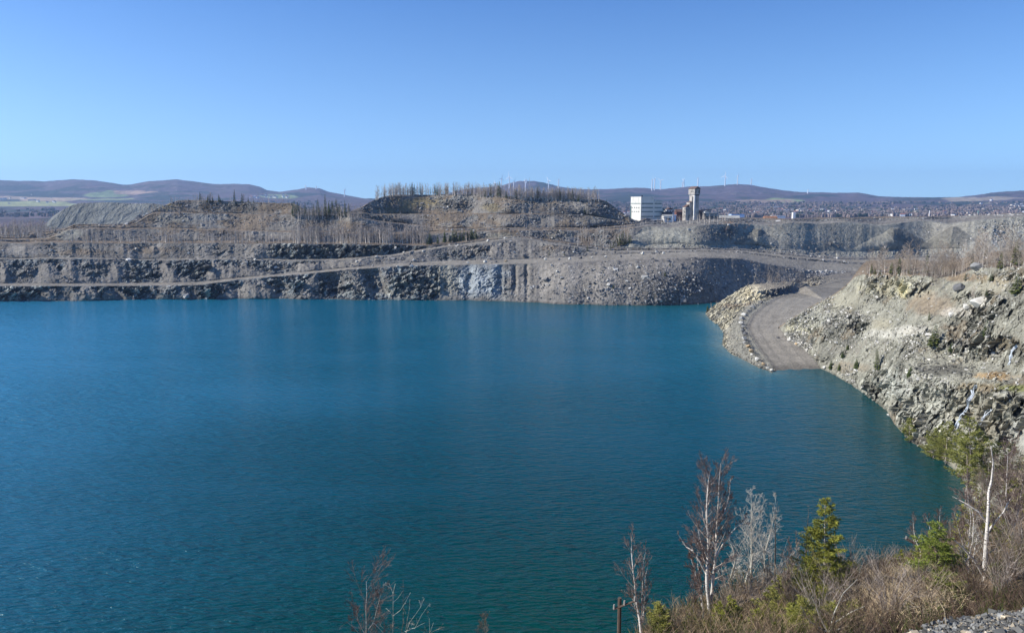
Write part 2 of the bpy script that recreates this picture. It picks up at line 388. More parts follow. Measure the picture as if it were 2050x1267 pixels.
# the two vertical gullies and the slab
for gu, gw, gd in ((1031, 4, 3.5), (1054, 4, 3.2), (940, 9, 2), (1002, 5, 2.6)):
    dy = dy + np.where(cl, gd * np.exp(-((U1 - gu) / gw) ** 2) * (0.35 + S1) * taper, 0)
for gu, gw, gd in ((672, 22, 9), (745, 14, 11), (765, 8, 6), (560, 16, 5), (470, 13, 5), (385, 10, 4), (300, 9, 3.5), (235, 8, 4), (135, 14, 4), (40, 10, 4)):
    dy = dy + np.where(cl, gd * np.exp(-((U1 + 26 * S1 - 12 - gu) / gw) ** 2) * taper, 0)
# bulging spoil fans at right
FANS = ((1345, 110, 1.15, 5, 1.0), (1440, 90, 1.15, 2, .85), (1516, 66, .80, 10, .62), (1590, 90, 1.2, 1.5, .95), (1660, 90, 1.2, 1.5, .9), (1790, 100, .84, 13, .60), (1730, 80, 1.2, 1.5, .85), (1905, 72, .9, 9, .66), (1985, 60, .7, 6, 1.1))
fanc = np.zeros(len(U1)); fanw = np.zeros(len(U1))
for uc, hw, top, amp_, tone in FANS:
    sel = ti & (U1 > 1255)
    uw = U1 + 5 * n_w + 2 * n_w2
    d = np.abs(uw - uc - 6 * (S1 - .5)) / (hw * np.clip(top * 1.02 - S1 + .06, .02, 2))
    k = np.where(sel, np.clip(1 - d, 0, 1) ** .8 * (1 - sstep(S1, top - .06, top + .02) * (top < 1)), 0)
    dy = dy - amp_ * k * np.sin(np.pi * np.clip(S1, 0, 1)) ** .8 * .95
    e_ = np.where(sel, (1 - sstep(d, .85, 1.02)) * (1 - sstep(S1, top - .03, top + .03) * (top < 1)), 0)
    fanc = np.where(e_ > .5, tone, fanc); fanw = np.maximum(fanw, e_)
for gu, gw, gd in ((1200, 70, 5), (1330, 60, 10)):
    dy = dy - np.where(cl, gd * np.exp(-((U1 - gu) / gw) ** 2) * np.sin(np.pi * S1) , 0)
for gu, gw, gd in ((900, 40, 6), (1020, 30, 8), (1180, 40, 9), (800, 30, 7)):
    dy = dy - np.where(mo, gd * np.exp(-((U1 - gu) / gw) ** 2) * taper, 0)
fine = fbm(Pm * .35, 51, 3)
dz = dz + np.where(isb['road'], .06, .35) * fine * np.where(isb['water'], 0, 1)
edge = np.where(isb['road'], .25, 1.0)
dz = dz + np.where(isb['back'] | isb['flat'] | mo, .5, 0.0) * fbm(Pm * .06, 55, 3)
P = Pm.copy(); P[:, 1] += dy; P[:, 0] = A1 * P[:, 1]; P[:, 2] += dz
lat = np.where(slopeband, taper * rocky * 1.6, 0) * (fb)
P[:, 0] += lat
# colours
c = np.tile(C_TALUS, (len(D1), 1))
n2 = fbm(Pm * .09, 61, 4); n3 = fbm(Pm * .4, 71, 3); n4 = fbm(Pm * .02, 77, 3)
c = mixc(c, C_TALUSB, .5 + 1.2 * n2)
c = mixc(c, C_TALUS * .92, cone * .6)
c = mixc(c, C_ROCKD, np.where(slopeband, rocky * 1.0, 0) * .8)
c = mixc(c, C_ROCKM, np.where(slopeband, rocky * sstep(fbv, .35, .7), 0))
c = mixc(c, C_ROCKL, np.where(slopeband, rocky * sstep(fbv * .6 + fcv * .4, .7, .9), 0) * .9)
c = mixc(c, C_ROAD, np.where(isb['road'], .62 + .3 * sstep(U1, 600, 900), 0) * (.8 + .5 * n2))
c = mixc(c, C_VEG, np.where(isb['flat'], .8, 0) * (U1 < 1270) + 0 * U1)
vegw = sstep(n2 + n4 * .6, -.15, .2) * (U1 < 1260)
c = mixc(c, C_VEG, np.where(ti | tb | mo, vegw * .75, 0))
c = mixc(c, C_VEGD, np.where(ti | tb | mo | m2, sstep(n3 + n2, 0.1, .4) * .45, 0) * (U1 < 1260))
c = mixc(c, C_VEG, np.where(isb['back'], .8, 0) + 0 * U1)
gr = (ti | isb['apron']) & (U1 > thr)
c = mixc(c, C_GREEN, np.where(gr, .62 + .5 * n4, 0))
c = np.where((gr & (fanw > .5))[:, None], c * (1 - fanw[:, None] * (1 - fanc[:, None])), c)
pats = [(960,560,75,45,C_BLUE,.95),(885,560,40,42,C_GREEN*.95,.75),(800,575,40,25,C_ROCKL*.6,.5),(730,585,30,15,C_ROCKL*.8,.5),(1130,560,90,40,C_TALUS*1.15,.7),(1210,560,60,40,C_TALUS*1.1,.5),
 (1350,570,90,38,C_DARK*1.4,.75),(1450,560,60,40,C_TALUS,.6),(840,405,75,14,C_GRASSY*1.1,.9),(790,420,60,12,C_GRASSY*.9,.7),(905,412,45,16,C_DARK*1.4,.8),(982,415,26,12,C_GRASSY,.7),(1060,440,90,12,C_TALUS,.6),
 (1130,425,60,18,C_DARK*1.6,.6),(1190,425,60,22,C_DARK*1.8,.7),(1200,438,50,10,C_GREEN*.75,.5),(330,412,35,14,C_GRASSY,.8),(600,418,22,12,C_DARK*1.6,.8),(470,418,110,10,C_VEGD,.5),(140,470,35,12,C_GREEN*.85,.8),
 (350,440,60,10,C_GREEN*.7,.5),(430,436,60,7,C_BLUE*.7,.5),(60,500,90,12,C_TALUS*1.2,.6),(160,505,60,9,C_VEG*1.1,.7),(300,500,80,9,C_VEG,.5),(640,540,60,16,C_TALUS,.6),(960,500,60,13,C_TALUS*.95,.7),(1000,472,50,8,C_GREEN*.7,.6),
 (1120,470,50,8,C_GREEN*.6,.6),(1120,495,60,8,C_VEG,.5),(1340,475,70,22,C_GREEN*1.05,.7),(1430,470,50,22,C_TALUSB,.6),(1460,460,25,14,C_DARK*1.6,.6),(1600,465,60,22,C_GREEN*.95,.6),(1640,500,50,10,C_GREEN*.7,.6),
 (1740,470,30,20,C_GREEN*.8,.5),(1975,500,60,34,C_ROCKL*.8,.75),(2040,470,40,18,C_ROCKL*.75,.6),(1660,538,60,9,C_ROCKL*.6,.55),(1560,545,80,18,C_TALUSB,.8),(1400,520,200,8,C_TALUSB*1.1,.6),(1180,505,90,6,C_ROAD,.4)]
notroad = ~isb['road']
for (cu, cv, ru, rv, col, w) in pats:
    s = np.nonzero((np.abs(U1 - cu) < ru * 1.6) & (np.abs(V1 - cv) < rv * 1.6) & notroad)[0]
    if len(s): c[s] = patch(c[s], U1[s], V1[s], cu, cv, ru, rv, col, w, Pm[s], soft=.6)
# streaked fall-line colour on the big slopes
st = fbm(np.stack([A1 * 300, Z1 * .03, 0 * A1], 1), 83, 3)
c = c * (1 + np.where(slopeband, np.where(ti & (U1 > thr), .07, .2) * st, 0))[:, None] * (1 + .25 * n3)[:, None]
wetband = sstep(Z1, .2, 1.2)
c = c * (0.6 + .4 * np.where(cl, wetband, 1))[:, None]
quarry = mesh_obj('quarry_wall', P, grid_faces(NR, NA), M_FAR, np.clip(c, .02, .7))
tag(quarry, kind='structure')
VA, FA = P, grid_faces(NR, NA)
UA_, VA_, TA_ = U1, V1, Tm

# ------------------------------------------------------------------ B2: the right hillside
aL, _ = ray(1558, 657); aR, _ = ray(2480, 600)
B_ = np.concatenate([np.linspace(float(aL), float(aR), 1250), np.linspace(float(aR), 2.3, 220)[1:]]); NB = len(B_)
uB = 1025 + B_ * F * .995
base_pts = [(1560,660),(1579,682),(1614,703),(1643,738),(1660,745),(1700,768),(1740,795),(1775,822),(1790,848),(1820,882),(1850,900),(1880,917),(1910,940),(1930,965),(1950,1010),(2000,1060),(2050,1110),(2200,1240),(2500,1400)]
base_z = np.interp(uB, [1560,1579,1614,1643,3000], [5.0,3.4,1.7,0,0])
bB = [
 dict(type='low', n=60, v=[(1560,659.5),(1579,675),(1614,685),(1643,705),(1700,735),(1740,745),(1775,752),(1800,765),(1850,800),(1909,830),(1956,880),(2050,930),(2200,1000),(2500,1100)], s=[(1560,36),(1700,40),(1740,52),(2500,55)]),
 dict(type='low2', n=44, v=[(1560,659),(1579,668),(1614,668),(1643,680),(1700,690),(1740,695),(1800,715),(1850,745),(1909,765),(1956,765),(2050,790),(2200,830),(2500,880)], s=[(1560,30),(1740,34),(1850,50),(2500,50)]),
 dict(type='terrace', n=24, v=[(1560,658.5),(1579,660),(1614,655),(1643,655),(1700,650),(1740,645),(1800,680),(1850,712),(1909,722),(1956,720),(2050,757),(2200,790),(2500,830)], s=[(1560,27),(1740,26),(1800,22),(1850,12),(1900,8),(2500,6)]),
 dict(type='up', n=40, v=[(1560,658),(1579,655),(1614,642),(1643,632),(1700,625),(1740,634),(1800,640),(1850,650),(1909,665),(1956,660),(2050,680),(2200,700),(2500,720)], s=[(1560,25),(1740,10),(1800,24),(1860,30),(1909,48),(2500,50)]),
 dict(type='up2', n=36, v=[(1560,657.5),(1579,651),(1614,631),(1643,618),(1700,598),(1740,595),(1800,598),(1850,596),(1909,605),(1956,610),(2050,620),(2200,630),(2500,640)], s=[(1560,25),(1740,22),(1860,22),(1950,28),(2500,30)]),
 dict(type='top', n=44, v=[(1560,657),(1575,646),(1622,617),(1659,598),(1692,576),(1712,556),(1731,550),(1774,548),(1818,549),(1854,553),(1880,556),(1909,552),(1930,545),(1956,536),(2036,536),(2200,530),(2500,525)], s=[(1560,28),(1700,34),(1725,50),(1855,50),(1885,25),(2500,24)]),
]
rD, rz, rt, rs, De, ze = banded(B_, tline(base_pts, B_), base_z, bB)
flatw = sstep(uB, 1700, 1735)
def back2(Dn, zn, n):
    global De, ze
    for r in range(1, n + 1):
        f = r / n; rD.append(De + (Dn - De) * f); rz.append(ze + (zn - ze) * f); rt.append('bk'); rs.append(f)
    De, ze = Dn, zn
back2(De + 2 + 45 * flatw, ze + .2 + 1.2 * flatw, 16)
back2(De + 2 + (ze + 6) * 1.15, -5 + 0 * ze, 20)
Dm = np.array(rD); Zm = np.array(rz); NRB = len(Dm)
S1 = np.repeat(np.array(rs)[:, None], NB, 1).ravel(); TB = np.repeat(np.array(rt)[:, None], NB, 1).ravel()
A1 = np.repeat(B_[None, :], NRB, 0).ravel(); D1 = Dm.ravel(); Z1 = Zm.ravel()
Pm = np.stack([A1 * D1, D1, Z1], 1); U1, V1 = proj(Pm)
taper = np.sin(np.pi * np.clip(S1, 0, 1)) ** .4
fa, fav = facet(rot3(Pm, .6, -.5) * np.array([.13, .24, .22]), 121)
fb, fbv = facet(rot3(Pm, .3, -.7) * np.array([.38, .6, .6]), 131)
fc, fcv = facet(rot3(Pm, -.3, -.5) * np.array([1.0, 1.5, 1.4]), 141)
nz1 = fbm(Pm * .06, 151, 4); nz2 = fbm(Pm * .2, 152, 4); nz3 = fbm(Pm * .9, 153, 3)
rock = .35 + .5 * sstep(nz1, -.1, .2)
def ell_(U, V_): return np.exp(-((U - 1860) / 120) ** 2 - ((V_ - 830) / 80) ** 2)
def el(cu, cv, ru, rv): 
    d = np.sqrt(((U1 - cu) / ru) ** 2 + ((V1 - cv) / rv) ** 2) + .4 * nz2
    return 1 - sstep(d, .55, 1.0)
cliffy = np.maximum.reduce([el(1800, 575, 75, 26), el(1600, 650, 60, 32) * .7, el(1880, 820, 110, 75), el(1980, 820, 90, 90), el(1960, 690, 90, 45), el(1760, 770, 60, 40), el(1960, 605, 55, 28), el(1720, 650, 28, 22)])
smoothz = np.maximum.reduce([el(1790, 660, 45, 28) * .8, el(1850, 620, 50, 30) * .7, el(1920, 575, 70, 22) * .8, el(1660, 700, 30, 18) * .8, el(1730, 615, 40, 18) * .7, el(1690, 600, 50, 22) * .9, el(1860, 610, 60, 30), el(1700, 730, 60, 12) * .8, el(2000, 580, 60, 26) * .8, el(1770, 650, 50, 16)])
rock = np.clip(rock * (1 - .85 * smoothz) * .75 + cliffy * .9, .05, 1.3)
rock = np.where(TB == 'bk', .12, rock) * np.where(TB == 'terrace', np.where(U1 > 1850, .35, 1), 1)
tipf = sstep(U1, 1560, 1600)
dy = -(.25 + .75 * taper) * rock * tipf * ((1.3 + .7 * cliffy) * fa + .9 * fb + .45 * fc)
dz = (.25 + .75 * taper) * rock * tipf * (.8 * fa + .7 * fb + .5 * fc) + .12 * nz3
dx = rock * tipf * taper * (1.4 * facet(Pm * np.array([.22, .22, .25]) + 9, 161)[0] + .7 * fb)
# hollow with deep shade, overhang notch, gullies where water falls
big = fbm(rot3(Pm, .5, -.4) * np.array([.02, .07, .05]), 191, 3)
dy = dy + tipf * taper * 3.2 * big * np.clip(rock + .3, 0, 1)
crk = ridged(rot3(Pm, .5, -.6) * np.array([.10, .25, .25]), 171, 3)
dy = dy + tipf * .9 * sstep(crk, .5, .8) * np.clip(rock, 0, 1) * taper
for cu, cv, ru, rv, dd in ((1722, 652, 20, 17, 7), (1822, 576, 7, 22, -3.5), (1806, 585, 9, 14, 2.5), (1942, 800, 9, 38, 2.2), (2012, 715, 9, 22, 1.8), (1960, 640, 20, 14, 3), (1655, 690, 12, 9, 3)):
    w = np.exp(-((U1 - cu) / ru) ** 2 - ((V1 - cv) / rv) ** 2)
    dy = dy + dd * w
P = Pm.copy(); P[:, 1] += np.where(Z1 < 0, 0, dy); P[:, 0] += np.where(Z1 < 0, 0, dx + A1 * dy); P[:, 2] += np.where(Z1 < -.5, 0, dz)
c = np.tile(np.array((.26, .25, .205)), (len(D1), 1))
c = mixc(c, (.17, .165, .14), sstep(nz1, -.1, .3))
c = mixc(c, (.42, .42, .36), sstep(fbv * .5 + fcv * .3 + .3 * nz2, .45, .8) * np.clip(rock, 0, 1) * .9)
c = mixc(c, (.55, .54, .47), sstep(fcv * .5 + fbv * .5 + .25 * nz2, .72, .9) * np.clip(rock, 0, 1))
c = mixc(c, (.10, .10, .09), sstep(-fav * .5 - fbv * .5 + .4 * nz2, -.28, -.08) * np.clip(rock, 0, 1) * .75)
c = mixc(c, (.20, .15, .095), sstep(nz1 * .7 + nz2 * .6, .12, .35) * .55)
crk = ridged(rot3(Pm, .5, -.6) * np.array([.10, .25, .25]), 171, 3)
crk2 = ridged(rot3(Pm, -.7, .4) * np.array([.2, .5, .4]), 181, 2)
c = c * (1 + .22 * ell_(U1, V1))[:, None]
crm = np.clip(sstep(crk, .55, .8) + .7 * sstep(crk2, .7, .9), 0, 1) * np.clip(rock, 0, 1)
c = mixc(c, (.10, .10, .085), crm * .6)
patsB = [(1790,575,90,24,(.50,.46,.33),.55),(1812,578,14,26,(.62,.55,.33),.85),(1845,572,35,12,(.20,.19,.16),.6),(1790,548,110,5,(.24,.175,.12),.9),(1605,650,45,25,(.55,.52,.38),.7),(1630,640,50,22,(.40,.40,.35),.5),
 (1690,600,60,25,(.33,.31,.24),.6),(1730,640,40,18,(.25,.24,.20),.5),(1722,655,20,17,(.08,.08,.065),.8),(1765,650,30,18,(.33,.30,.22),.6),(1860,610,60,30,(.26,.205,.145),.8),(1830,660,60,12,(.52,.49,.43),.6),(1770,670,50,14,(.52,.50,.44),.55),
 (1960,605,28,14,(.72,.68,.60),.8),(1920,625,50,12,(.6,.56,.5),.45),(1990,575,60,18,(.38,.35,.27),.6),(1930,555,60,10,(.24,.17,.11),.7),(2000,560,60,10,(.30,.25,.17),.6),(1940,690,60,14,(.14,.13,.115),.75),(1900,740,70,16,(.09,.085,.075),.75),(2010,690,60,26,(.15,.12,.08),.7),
 (1985,752,60,9,(.40,.26,.12),.7),(2030,775,50,10,(.22,.23,.07),.7),(1960,775,60,12,(.30,.22,.12),.5),(1960,815,70,40,(.24,.21,.15),.5),(1870,800,70,45,(.42,.42,.37),.5),(1800,770,50,40,(.44,.45,.41),.5),(2000,860,50,30,(.30,.24,.15),.4),(2040,870,50,60,(.44,.44,.41),.5),
 (1700,735,50,14,(.22,.18,.13),.6),(1690,700,40,14,(.25,.235,.20),.6),(1860,880,40,18,(.14,.12,.09),.7),(1880,910,50,14,(.25,.19,.12),.5),(1660,650,20,20,(.22,.22,.20),.4)]
for (cu, cv, ru, rv, col, w) in patsB:
    s = np.nonzero((np.abs(U1 - cu) < ru * 1.6) & (np.abs(V1 - cv) < rv * 1.6))[0]
    if len(s): c[s] = patch(c[s], U1[s], V1[s], cu, cv, ru, rv, np.array(col), w, Pm[s], soft=.6, ns=.3)
c = c * (1 + .22 * nz3)[:, None] * np.array([1.0, 1.0, .96])
c = mixc(c, C_VEG, np.where(TB == 'bk', .9, 0) + 0 * U1)
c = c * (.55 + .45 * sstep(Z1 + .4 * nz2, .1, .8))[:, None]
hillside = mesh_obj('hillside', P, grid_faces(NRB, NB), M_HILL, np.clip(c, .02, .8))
tag(hillside, kind='structure')
VB, FB, UB_, VB_, ROCKB = P, grid_faces(NRB, NB), U1, V1, rock

# ------------------------------------------------------------------ B1: the spit of land with the haul road running into the lake
def uvz(u, v, z):
    a, t = ray(u, v); D = (H - z) / t; return (float(a * D), float(D), z)
def udz(u, D, z):
    a, _ = ray(u, 580); return (float(a * D), D, z)
S_ = [uvz(*p, 0) for p in ((1411,626),(1418,637),(1428,645),(1440,655),(1448,668),(1445,690),(1462,708),(1480,716),(1510,732),(1530,741),(1545,746))]
K_ = [uvz(*p) for p in ((1524,606,8.4),(1505,616,7.6),(1489,631,6.8),(1482,645,6.0),(1483,658,5.3),(1486,670,4.6),(1489,681,4.0),(1497,694,3.0),(1507,706,2.2),(1517,720,1.4),(1534,735,.6),(1546,742.5,.25))]
E_ = [uvz(*p) for p in ((1556,745,-.25),(1552,741,0),(1524,707,1.5),(1505,678,3.4),(1494,655,4.9),(1505,633,6.2),(1528,612,7.5),(1556,596,8.6),(1595,585,9.3),(1630,576,10),(1692,560,11.5))]
R_ = [uvz(*p) for p in ((1645,742,-.25),(1643,738,0),(1614,703,1.7),(1579,682,3.4),(1563,660,5.0),(1600,628,7.2),(1650,600,8.5),(1700,578,10),(1745,562,11.5))]
CT = [uvz(*p) for p in ((1516,584,12),(1535,580,12.4),(1555,577,12.8),(1585,569.5,13.6),(1612,572.5,12.4))]
CB = [uvz(*p) for p in ((1520,600,8.2),(1537,597,8.5),(1556,592.5,8.8),(1595,584.5,9.4),(1625,576,10.2))]
PF = [uvz(*p) for p in ((1498,570,12.6),(1512,568,13.3),(1540,566.5,14),(1585,565,14.4),(1615,567,13.2))]
FR = [uvz(*p) for p in ((1411,625.5,0.2),(1438,606,4),(1474,584,9.2),(1486,577,11))]
LED = [uvz(*p) for p in ((1450,611,4.8),(1478,613,5.6),(1497,609,7.2),(1505,590,9.8))]
END = [uvz(*p) for p in ((1620,560,11.6),(1670,552,12.0),(1740,551,12.3),(1840,551,12.5))]
BK = [udz(1404,436,-4),udz(1438,452,-4),udz(1474,464,-3),udz(1500,474,-2),udz(1540,480,0),udz(1585,488,3),udz(1620,530,8),udz(1700,575,9),udz(1860,585,9)]
UW = [(p[0] - 5, p[1] - 9, -6) for p in S_] + [uvz(1600, 775, -3), uvz(1680, 790, -3), uvz(1650, 765, -1.5), uvz(1560, 765, -1.2)]
pts = []; edges = []
def chain(L, close=False):
    i0 = len(pts); pts.extend(L)
    for i in range(len(L) - 1): edges.append((i0 + i, i0 + i + 1))
    return i0
for L in (S_, K_, E_, R_, CT, CB, PF): chain(L)
pts.extend(FR); pts.extend(LED); chain(END); pts.extend(BK); pts.extend(UW)
pts.append(udz(1900, 440, 11)); pts.append(udz(1760, 330, 3))
vo, eo, fo, ov, oe, of = delaunay_2d_cdt([Vector(p[:2]) for p in pts], edges, [], 0, 1e-3)
zz = []
for i, v in enumerate(vo):
    if ov[i]: zz.append(pts[ov[i][0]][2])
    else:
        d = sorted(((v.x - p[0]) ** 2 + (v.y - p[1]) ** 2, p[2]) for p in pts)[:2]
        zz.append((d[0][1] + d[1][1]) / 2)
tin = BVHTree.FromPolygons([Vector((v.x, v.y, z)) for v, z in zip(vo, zz)], fo)
def in_poly(x, y, poly):
    r = np.zeros(len(x), bool); n = len(poly)
    for i in range(n):
        x0, y0 = poly[i][:2]; x1, y1 = poly[(i + 1) % n][:2]
        m = ((y0 > y) != (y1 > y)); 
        with np.errstate(divide='ignore', invalid='ignore'):
            r ^= m & (x < (x1 - x0) * (y - y0) / (y1 - y0 + 1e-12) + x0)
    return r
def dist_line(x, y, L):
    d = np.full(len(x), 1e9)
    for p, q in zip(L[:-1], L[1:]):
        vx, vy = q[0] - p[0], q[1] - p[1]; l2 = vx * vx + vy * vy
        s = np.clip(((x - p[0]) * vx + (y - p[1]) * vy) / l2, 0, 1)
        d = np.minimum(d, np.hypot(x - p[0] - s * vx, y - p[1] - s * vy))
    return d
NC1, NR1 = 460, 520
a0, _ = ray(1398, 620); a1, _ = ray(1800, 600)
aa = np.linspace(float(a0), float(a1), NC1); dd = 238 * (585 / 238) ** np.linspace(0, 1, NR1)
AA, DD = np.meshgrid(aa, dd); X = (AA * DD).ravel(); Y = DD.ravel()
Z = np.full(len(X), -8.0)
for i in range(len(X)):
    h = tin.ray_cast(Vector((X[i], Y[i], 200)), Vector((0, 0, -1)))
    if h[0] is not None: Z[i] = h[0].z
road_poly = E_ + [uvz(1655, 553, 12), uvz(1745, 551.5, 12.3)] + R_[::-1]
onroad = in_poly(X, Y, road_poly)
dE = dist_line(X, Y, E_ ); dK = dist_line(X, Y, K_); dS = dist_line(X, Y, S_); dR = dist_line(X, Y, R_[:5]); dC = dist_line(X, Y, CT)
plate = in_poly(X, Y, CT + PF[::-1])
P = np.stack([X, Y, Z], 1); U1, V1 = proj(P)
fb, fbv = facet(P * .4, 231); fc, fcv = facet(P * 1.0, 241); n1 = fbm(P * .15, 251, 4); n3 = fbm(P * .8, 252, 3)
rough = np.where(onroad, 0, 1) * sstep(np.minimum(dE, dR), .5, 4) * sstep(Z, -3, -.2)
rough = rough * sstep(Z, -.8, .4) * np.where(plate, .15, 1) * np.where(U1 > 1640, .25, 1)
rockm = sstep(dK, 3, 9)
P[:, 2] += rough * ((.35 + .9 * rockm) * fb + (.35 + .3 * rockm) * fc + .2 * n3)
P[:, 0] += rough * rockm * 1.2 * fb; P[:, 1] -= rough * rockm * 1.0 * fc
# low windrow along the left edge of the road, wheel ruts on it
P[:, 2] += .38 * np.exp(-((dE - .2) / .9) ** 2) * sstep(P[:, 2], -.4, .6)
P[:, 2] -= np.where(onroad, .05 * np.cos(dE * 1.1) * (dE < 14), 0)
c = np.tile(np.array((.235, .225, .185)), (len(X), 1))
c = mixc(c, (.42, .39, .30), rockm * .55 * rough + .0)
c = mixc(c, (.52, .47, .33), sstep(fbv * .6 + fcv * .3 + n1 * .4, .35, .75) * rockm * rough)
c = mixc(c, (.16, .15, .125), sstep(-fbv + n1 * .5, -.25, -.1) * rough * .6)
c = mixc(c, (.22, .19, .15), plate * .8 + 0 * X)
c = mixc(c, C_ROAD * 1.02, onroad * 1.0 + 0 * X)
c = c * (1 - np.where(onroad, .10 * sstep(np.cos(dE * 1.25 + n1), .55, .95) * (dE < 9), 0))[:, None]
c = mixc(c, C_ROAD * .85, (1 - sstep(dist_line(X, Y, [E_[7], E_[8], E_[9], E_[10]]), 4, 8)) * (1 - plate) * .95)
c = mixc(c, C_ROAD * .72, np.where(onroad, .55 * np.exp(-((dE - 1.6) / .6) ** 2), 0))
c = mixc(c, (.62, .55, .38), (1 - sstep(dist_line(X, Y, [uvz(1500,578,11), uvz(1508,598,8.5)]), 2, 8)) * .8)
c = mixc(c, (.26, .19, .12), (1 - sstep(dist_line(X, Y, LED[:3]), 1, 5)) * .6)
c = mixc(c, C_ROAD * .8, ((U1 > 1592) & (V1 < 594) & ~plate) * .9 + 0 * X)
c = mixc(c, (.10, .10, .10), (1 - sstep(dist_line(X, Y, [CB[1], CB[2], CB[3]]), .5, 3.5)) * (1 - onroad) * .8)  # shade of the low cliff face painted dark into the rock colour
c = mixc(c, C_TALUSB * 1.1, sstep(Y, 490, 500) * .8)
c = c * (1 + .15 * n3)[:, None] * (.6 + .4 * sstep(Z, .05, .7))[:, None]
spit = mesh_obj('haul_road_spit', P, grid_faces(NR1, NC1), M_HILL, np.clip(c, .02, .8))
tag(spit, kind='structure')
VS, FS = P, grid_faces(NR1, NC1)

# ------------------------------------------------------------------ C: the near bank under the viewpoint
Dk = np.array([0, 4, 12, 19, 24.5, 27.5, 30, 40, 50, 55, 60, 70, 90, 110, 130, 170])
def colz(kind):
    return kind
prof = {  # azimuth: heights at Dk
 -1.3: [58.3,55,49,43.5,39.2,36.9,34.9,27,19.3,15.4,11.5,3.7,-8,-12,-12,-12],
 .10:  [58.3,55,49,43.5,39.2,36.9,34.9,27,19.3,15.4,11.5,3.7,-8,-12,-12,-12],
 .20:  [58.3,55,50,46,42.5,41,40,36,31,27.5,24,16,3,-8,-12,-12],
 .33:  [58.3,55.5,51,47,43.8,42.3,41.2,36.6,33.2,30,26,19,6,-6,-12,-12],
 .45:  [58.3,55,50,46.5,44.0,42.8,41.8,37.4,33.7,31.6,28,21,8,-4,-12,-12],
 .53:  [58.3,55,50.5,47,44.9,43,41.9,37.8,34.2,32.2,30.1,24,11,-2,-12,-12],
 .62:  [58.3,55,51,47.7,45.7,43.2,42.1,38.3,35.2,33.8,32,27.6,14,1,-8,-12],
 .71:  [58.3,55.4,51.4,48.1,46.0,43.6,42.6,39.5,36.8,35.4,34,31,25,17,8,2],
 .9:   [58.3,56.5,53.2,50.4,48.8,46.5,46,43.5,42,41,40,38,35,30,24,18],
 1.6:  [58.3,57.6,56,54,52,50,50,49,48,47,46,45,43,40,36,32]}
pk = np.array(sorted(prof)); PT = np.array([prof[k] for k in sorted(prof)])
def nearz(a, D):
    a = np.clip(a, pk[0], pk[-1]); D = np.clip(D, 0, 170)
    cols = np.stack([np.interp(D, Dk, PT[i]) for i in range(len(pk))], 0)
    i = np.clip(np.searchsorted(pk, a) - 1, 0, len(pk) - 2); f = (a - pk[i]) / (pk[i + 1] - pk[i]); f = f * f * (3 - 2 * f)
    n = np.arange(len(a)); return cols[i, n] * (1 - f) + cols[i + 1, n] * f
NCc, NRc = 620, 420
aa = np.concatenate([np.linspace(-2.6, .1, 110)[:-1], np.linspace(.1, 1.0, NCc - 80), np.linspace(1.0, 2.6, 60)[1:]])
NCc = len(aa); dd = 1.2 * (165 / 1.2) ** np.linspace(0, 1, NRc)
AA, DD = np.meshgrid(aa, dd); X = (AA * DD).ravel(); Y = DD.ravel(); a_ = AA.ravel()
Z = nearz(a_, Y)
P = np.stack([X, Y, Z], 1)
n1 = fbm(P * .12, 301, 4); n2 = fbm(P * .7, 302, 4)
w = sstep(Y, 3, 30)
P[:, 2] += w * 1.0 * n1 * sstep(Y, 24, 34) + .18 * n2
c = np.tile(np.array((.11, .08, .055)), (len(X), 1))
c = mixc(c, (.22, .16, .10), sstep(n1, 0, .3)); c = mixc(c, (.09, .075, .045), sstep(n2, .05, .35) * .8)
c = mixc(c, (.10, .11, .045), sstep(-n1, .1, .35) * .5)
c = mixc(c, (.18, .17, .15), 1 - sstep(Y + 1.5 * n2, 25.5, 27.5)); 
c = mixc(c, (.22, .21, .19), sstep(Y, 80, 110) * .6)
bank = mesh_obj('near_bank', P, grid_faces(NRc, NCc), M_NEAR, np.clip(c, .02, .7))
tag(bank, kind='structure')
VC, FC = P, grid_faces(NRc, NCc)

# ------------------------------------------------------------------ D: valley floor and distant hills
ND = 1700
uD = np.linspace(-1700, 4200, ND); D_, _ = ray(uD, np.full(ND, 400.0))
sky_pts = [(-800,372),(-300,366),(0,363),(60,365),(90,367),(120,364),(150,361.5),(185,362),(215,367),(245,372),(262,372.5),(300,365),(355,361.5),(400,367),(430,370),(470,369.5),(500,370.5),(520,376),(535,383),(560,386),(590,383),(620,378.5),(640,379),(655,386),(690,393),(730,400),(760,402),(850,398),(930,381),(975,378),(1000,375.5),(1020,370),(1040,366.5),(1070,366),(1100,372),(1120,377),(1150,381),(1190,382),(1240,380),(1290,377.5),(1320,379.5),(1380,374),(1420,373.5),(1450,372),(1475,370),(1500,371),(1540,378),(1590,385),(1650,387),(1720,387.5),(1760,395),(1800,396),(1870,396),(1920,395),(1960,391),(2000,386),(2040,383),(2100,384),(2300,378),(2600,388),(2900,392)]
def const(v): return [(-800, v), (3000, v)]
tsky = tline(sky_pts, D_)
t403 = tline(const(403), D_); t418 = tline(const(418), D_); t432 = tline(const(433), D_)
dl = [600, 1500, 2700, 4000, 5300, 6400, 7600, 9600]
tl_ = [None, None, t432, t418, np.maximum(t403, tsky + .0015), tsky * .55 + np.maximum(t403, tsky + .0015) * .45, tsky, None]
zl = [np.full(ND, 2.0), np.full(ND, 13.0)]
for k in range(2, 7): zl.append(H - tl_[k] * dl[k])
zl.append(zl[6] - 110)
rowsD = []; rowsZ = []
nseg = [10, 18, 34, 34, 34, 40, 8]
for k in range(7):
    for r in range(nseg[k]):
        f = r / nseg[k]; ff = f if k != 5 else math.sin(f * math.pi / 2) ** .9
        rowsD.append(np.full(ND, dl[k] + (dl[k + 1] - dl[k]) * f)); rowsZ.append(zl[k] + (zl[k + 1] - zl[k]) * ff)
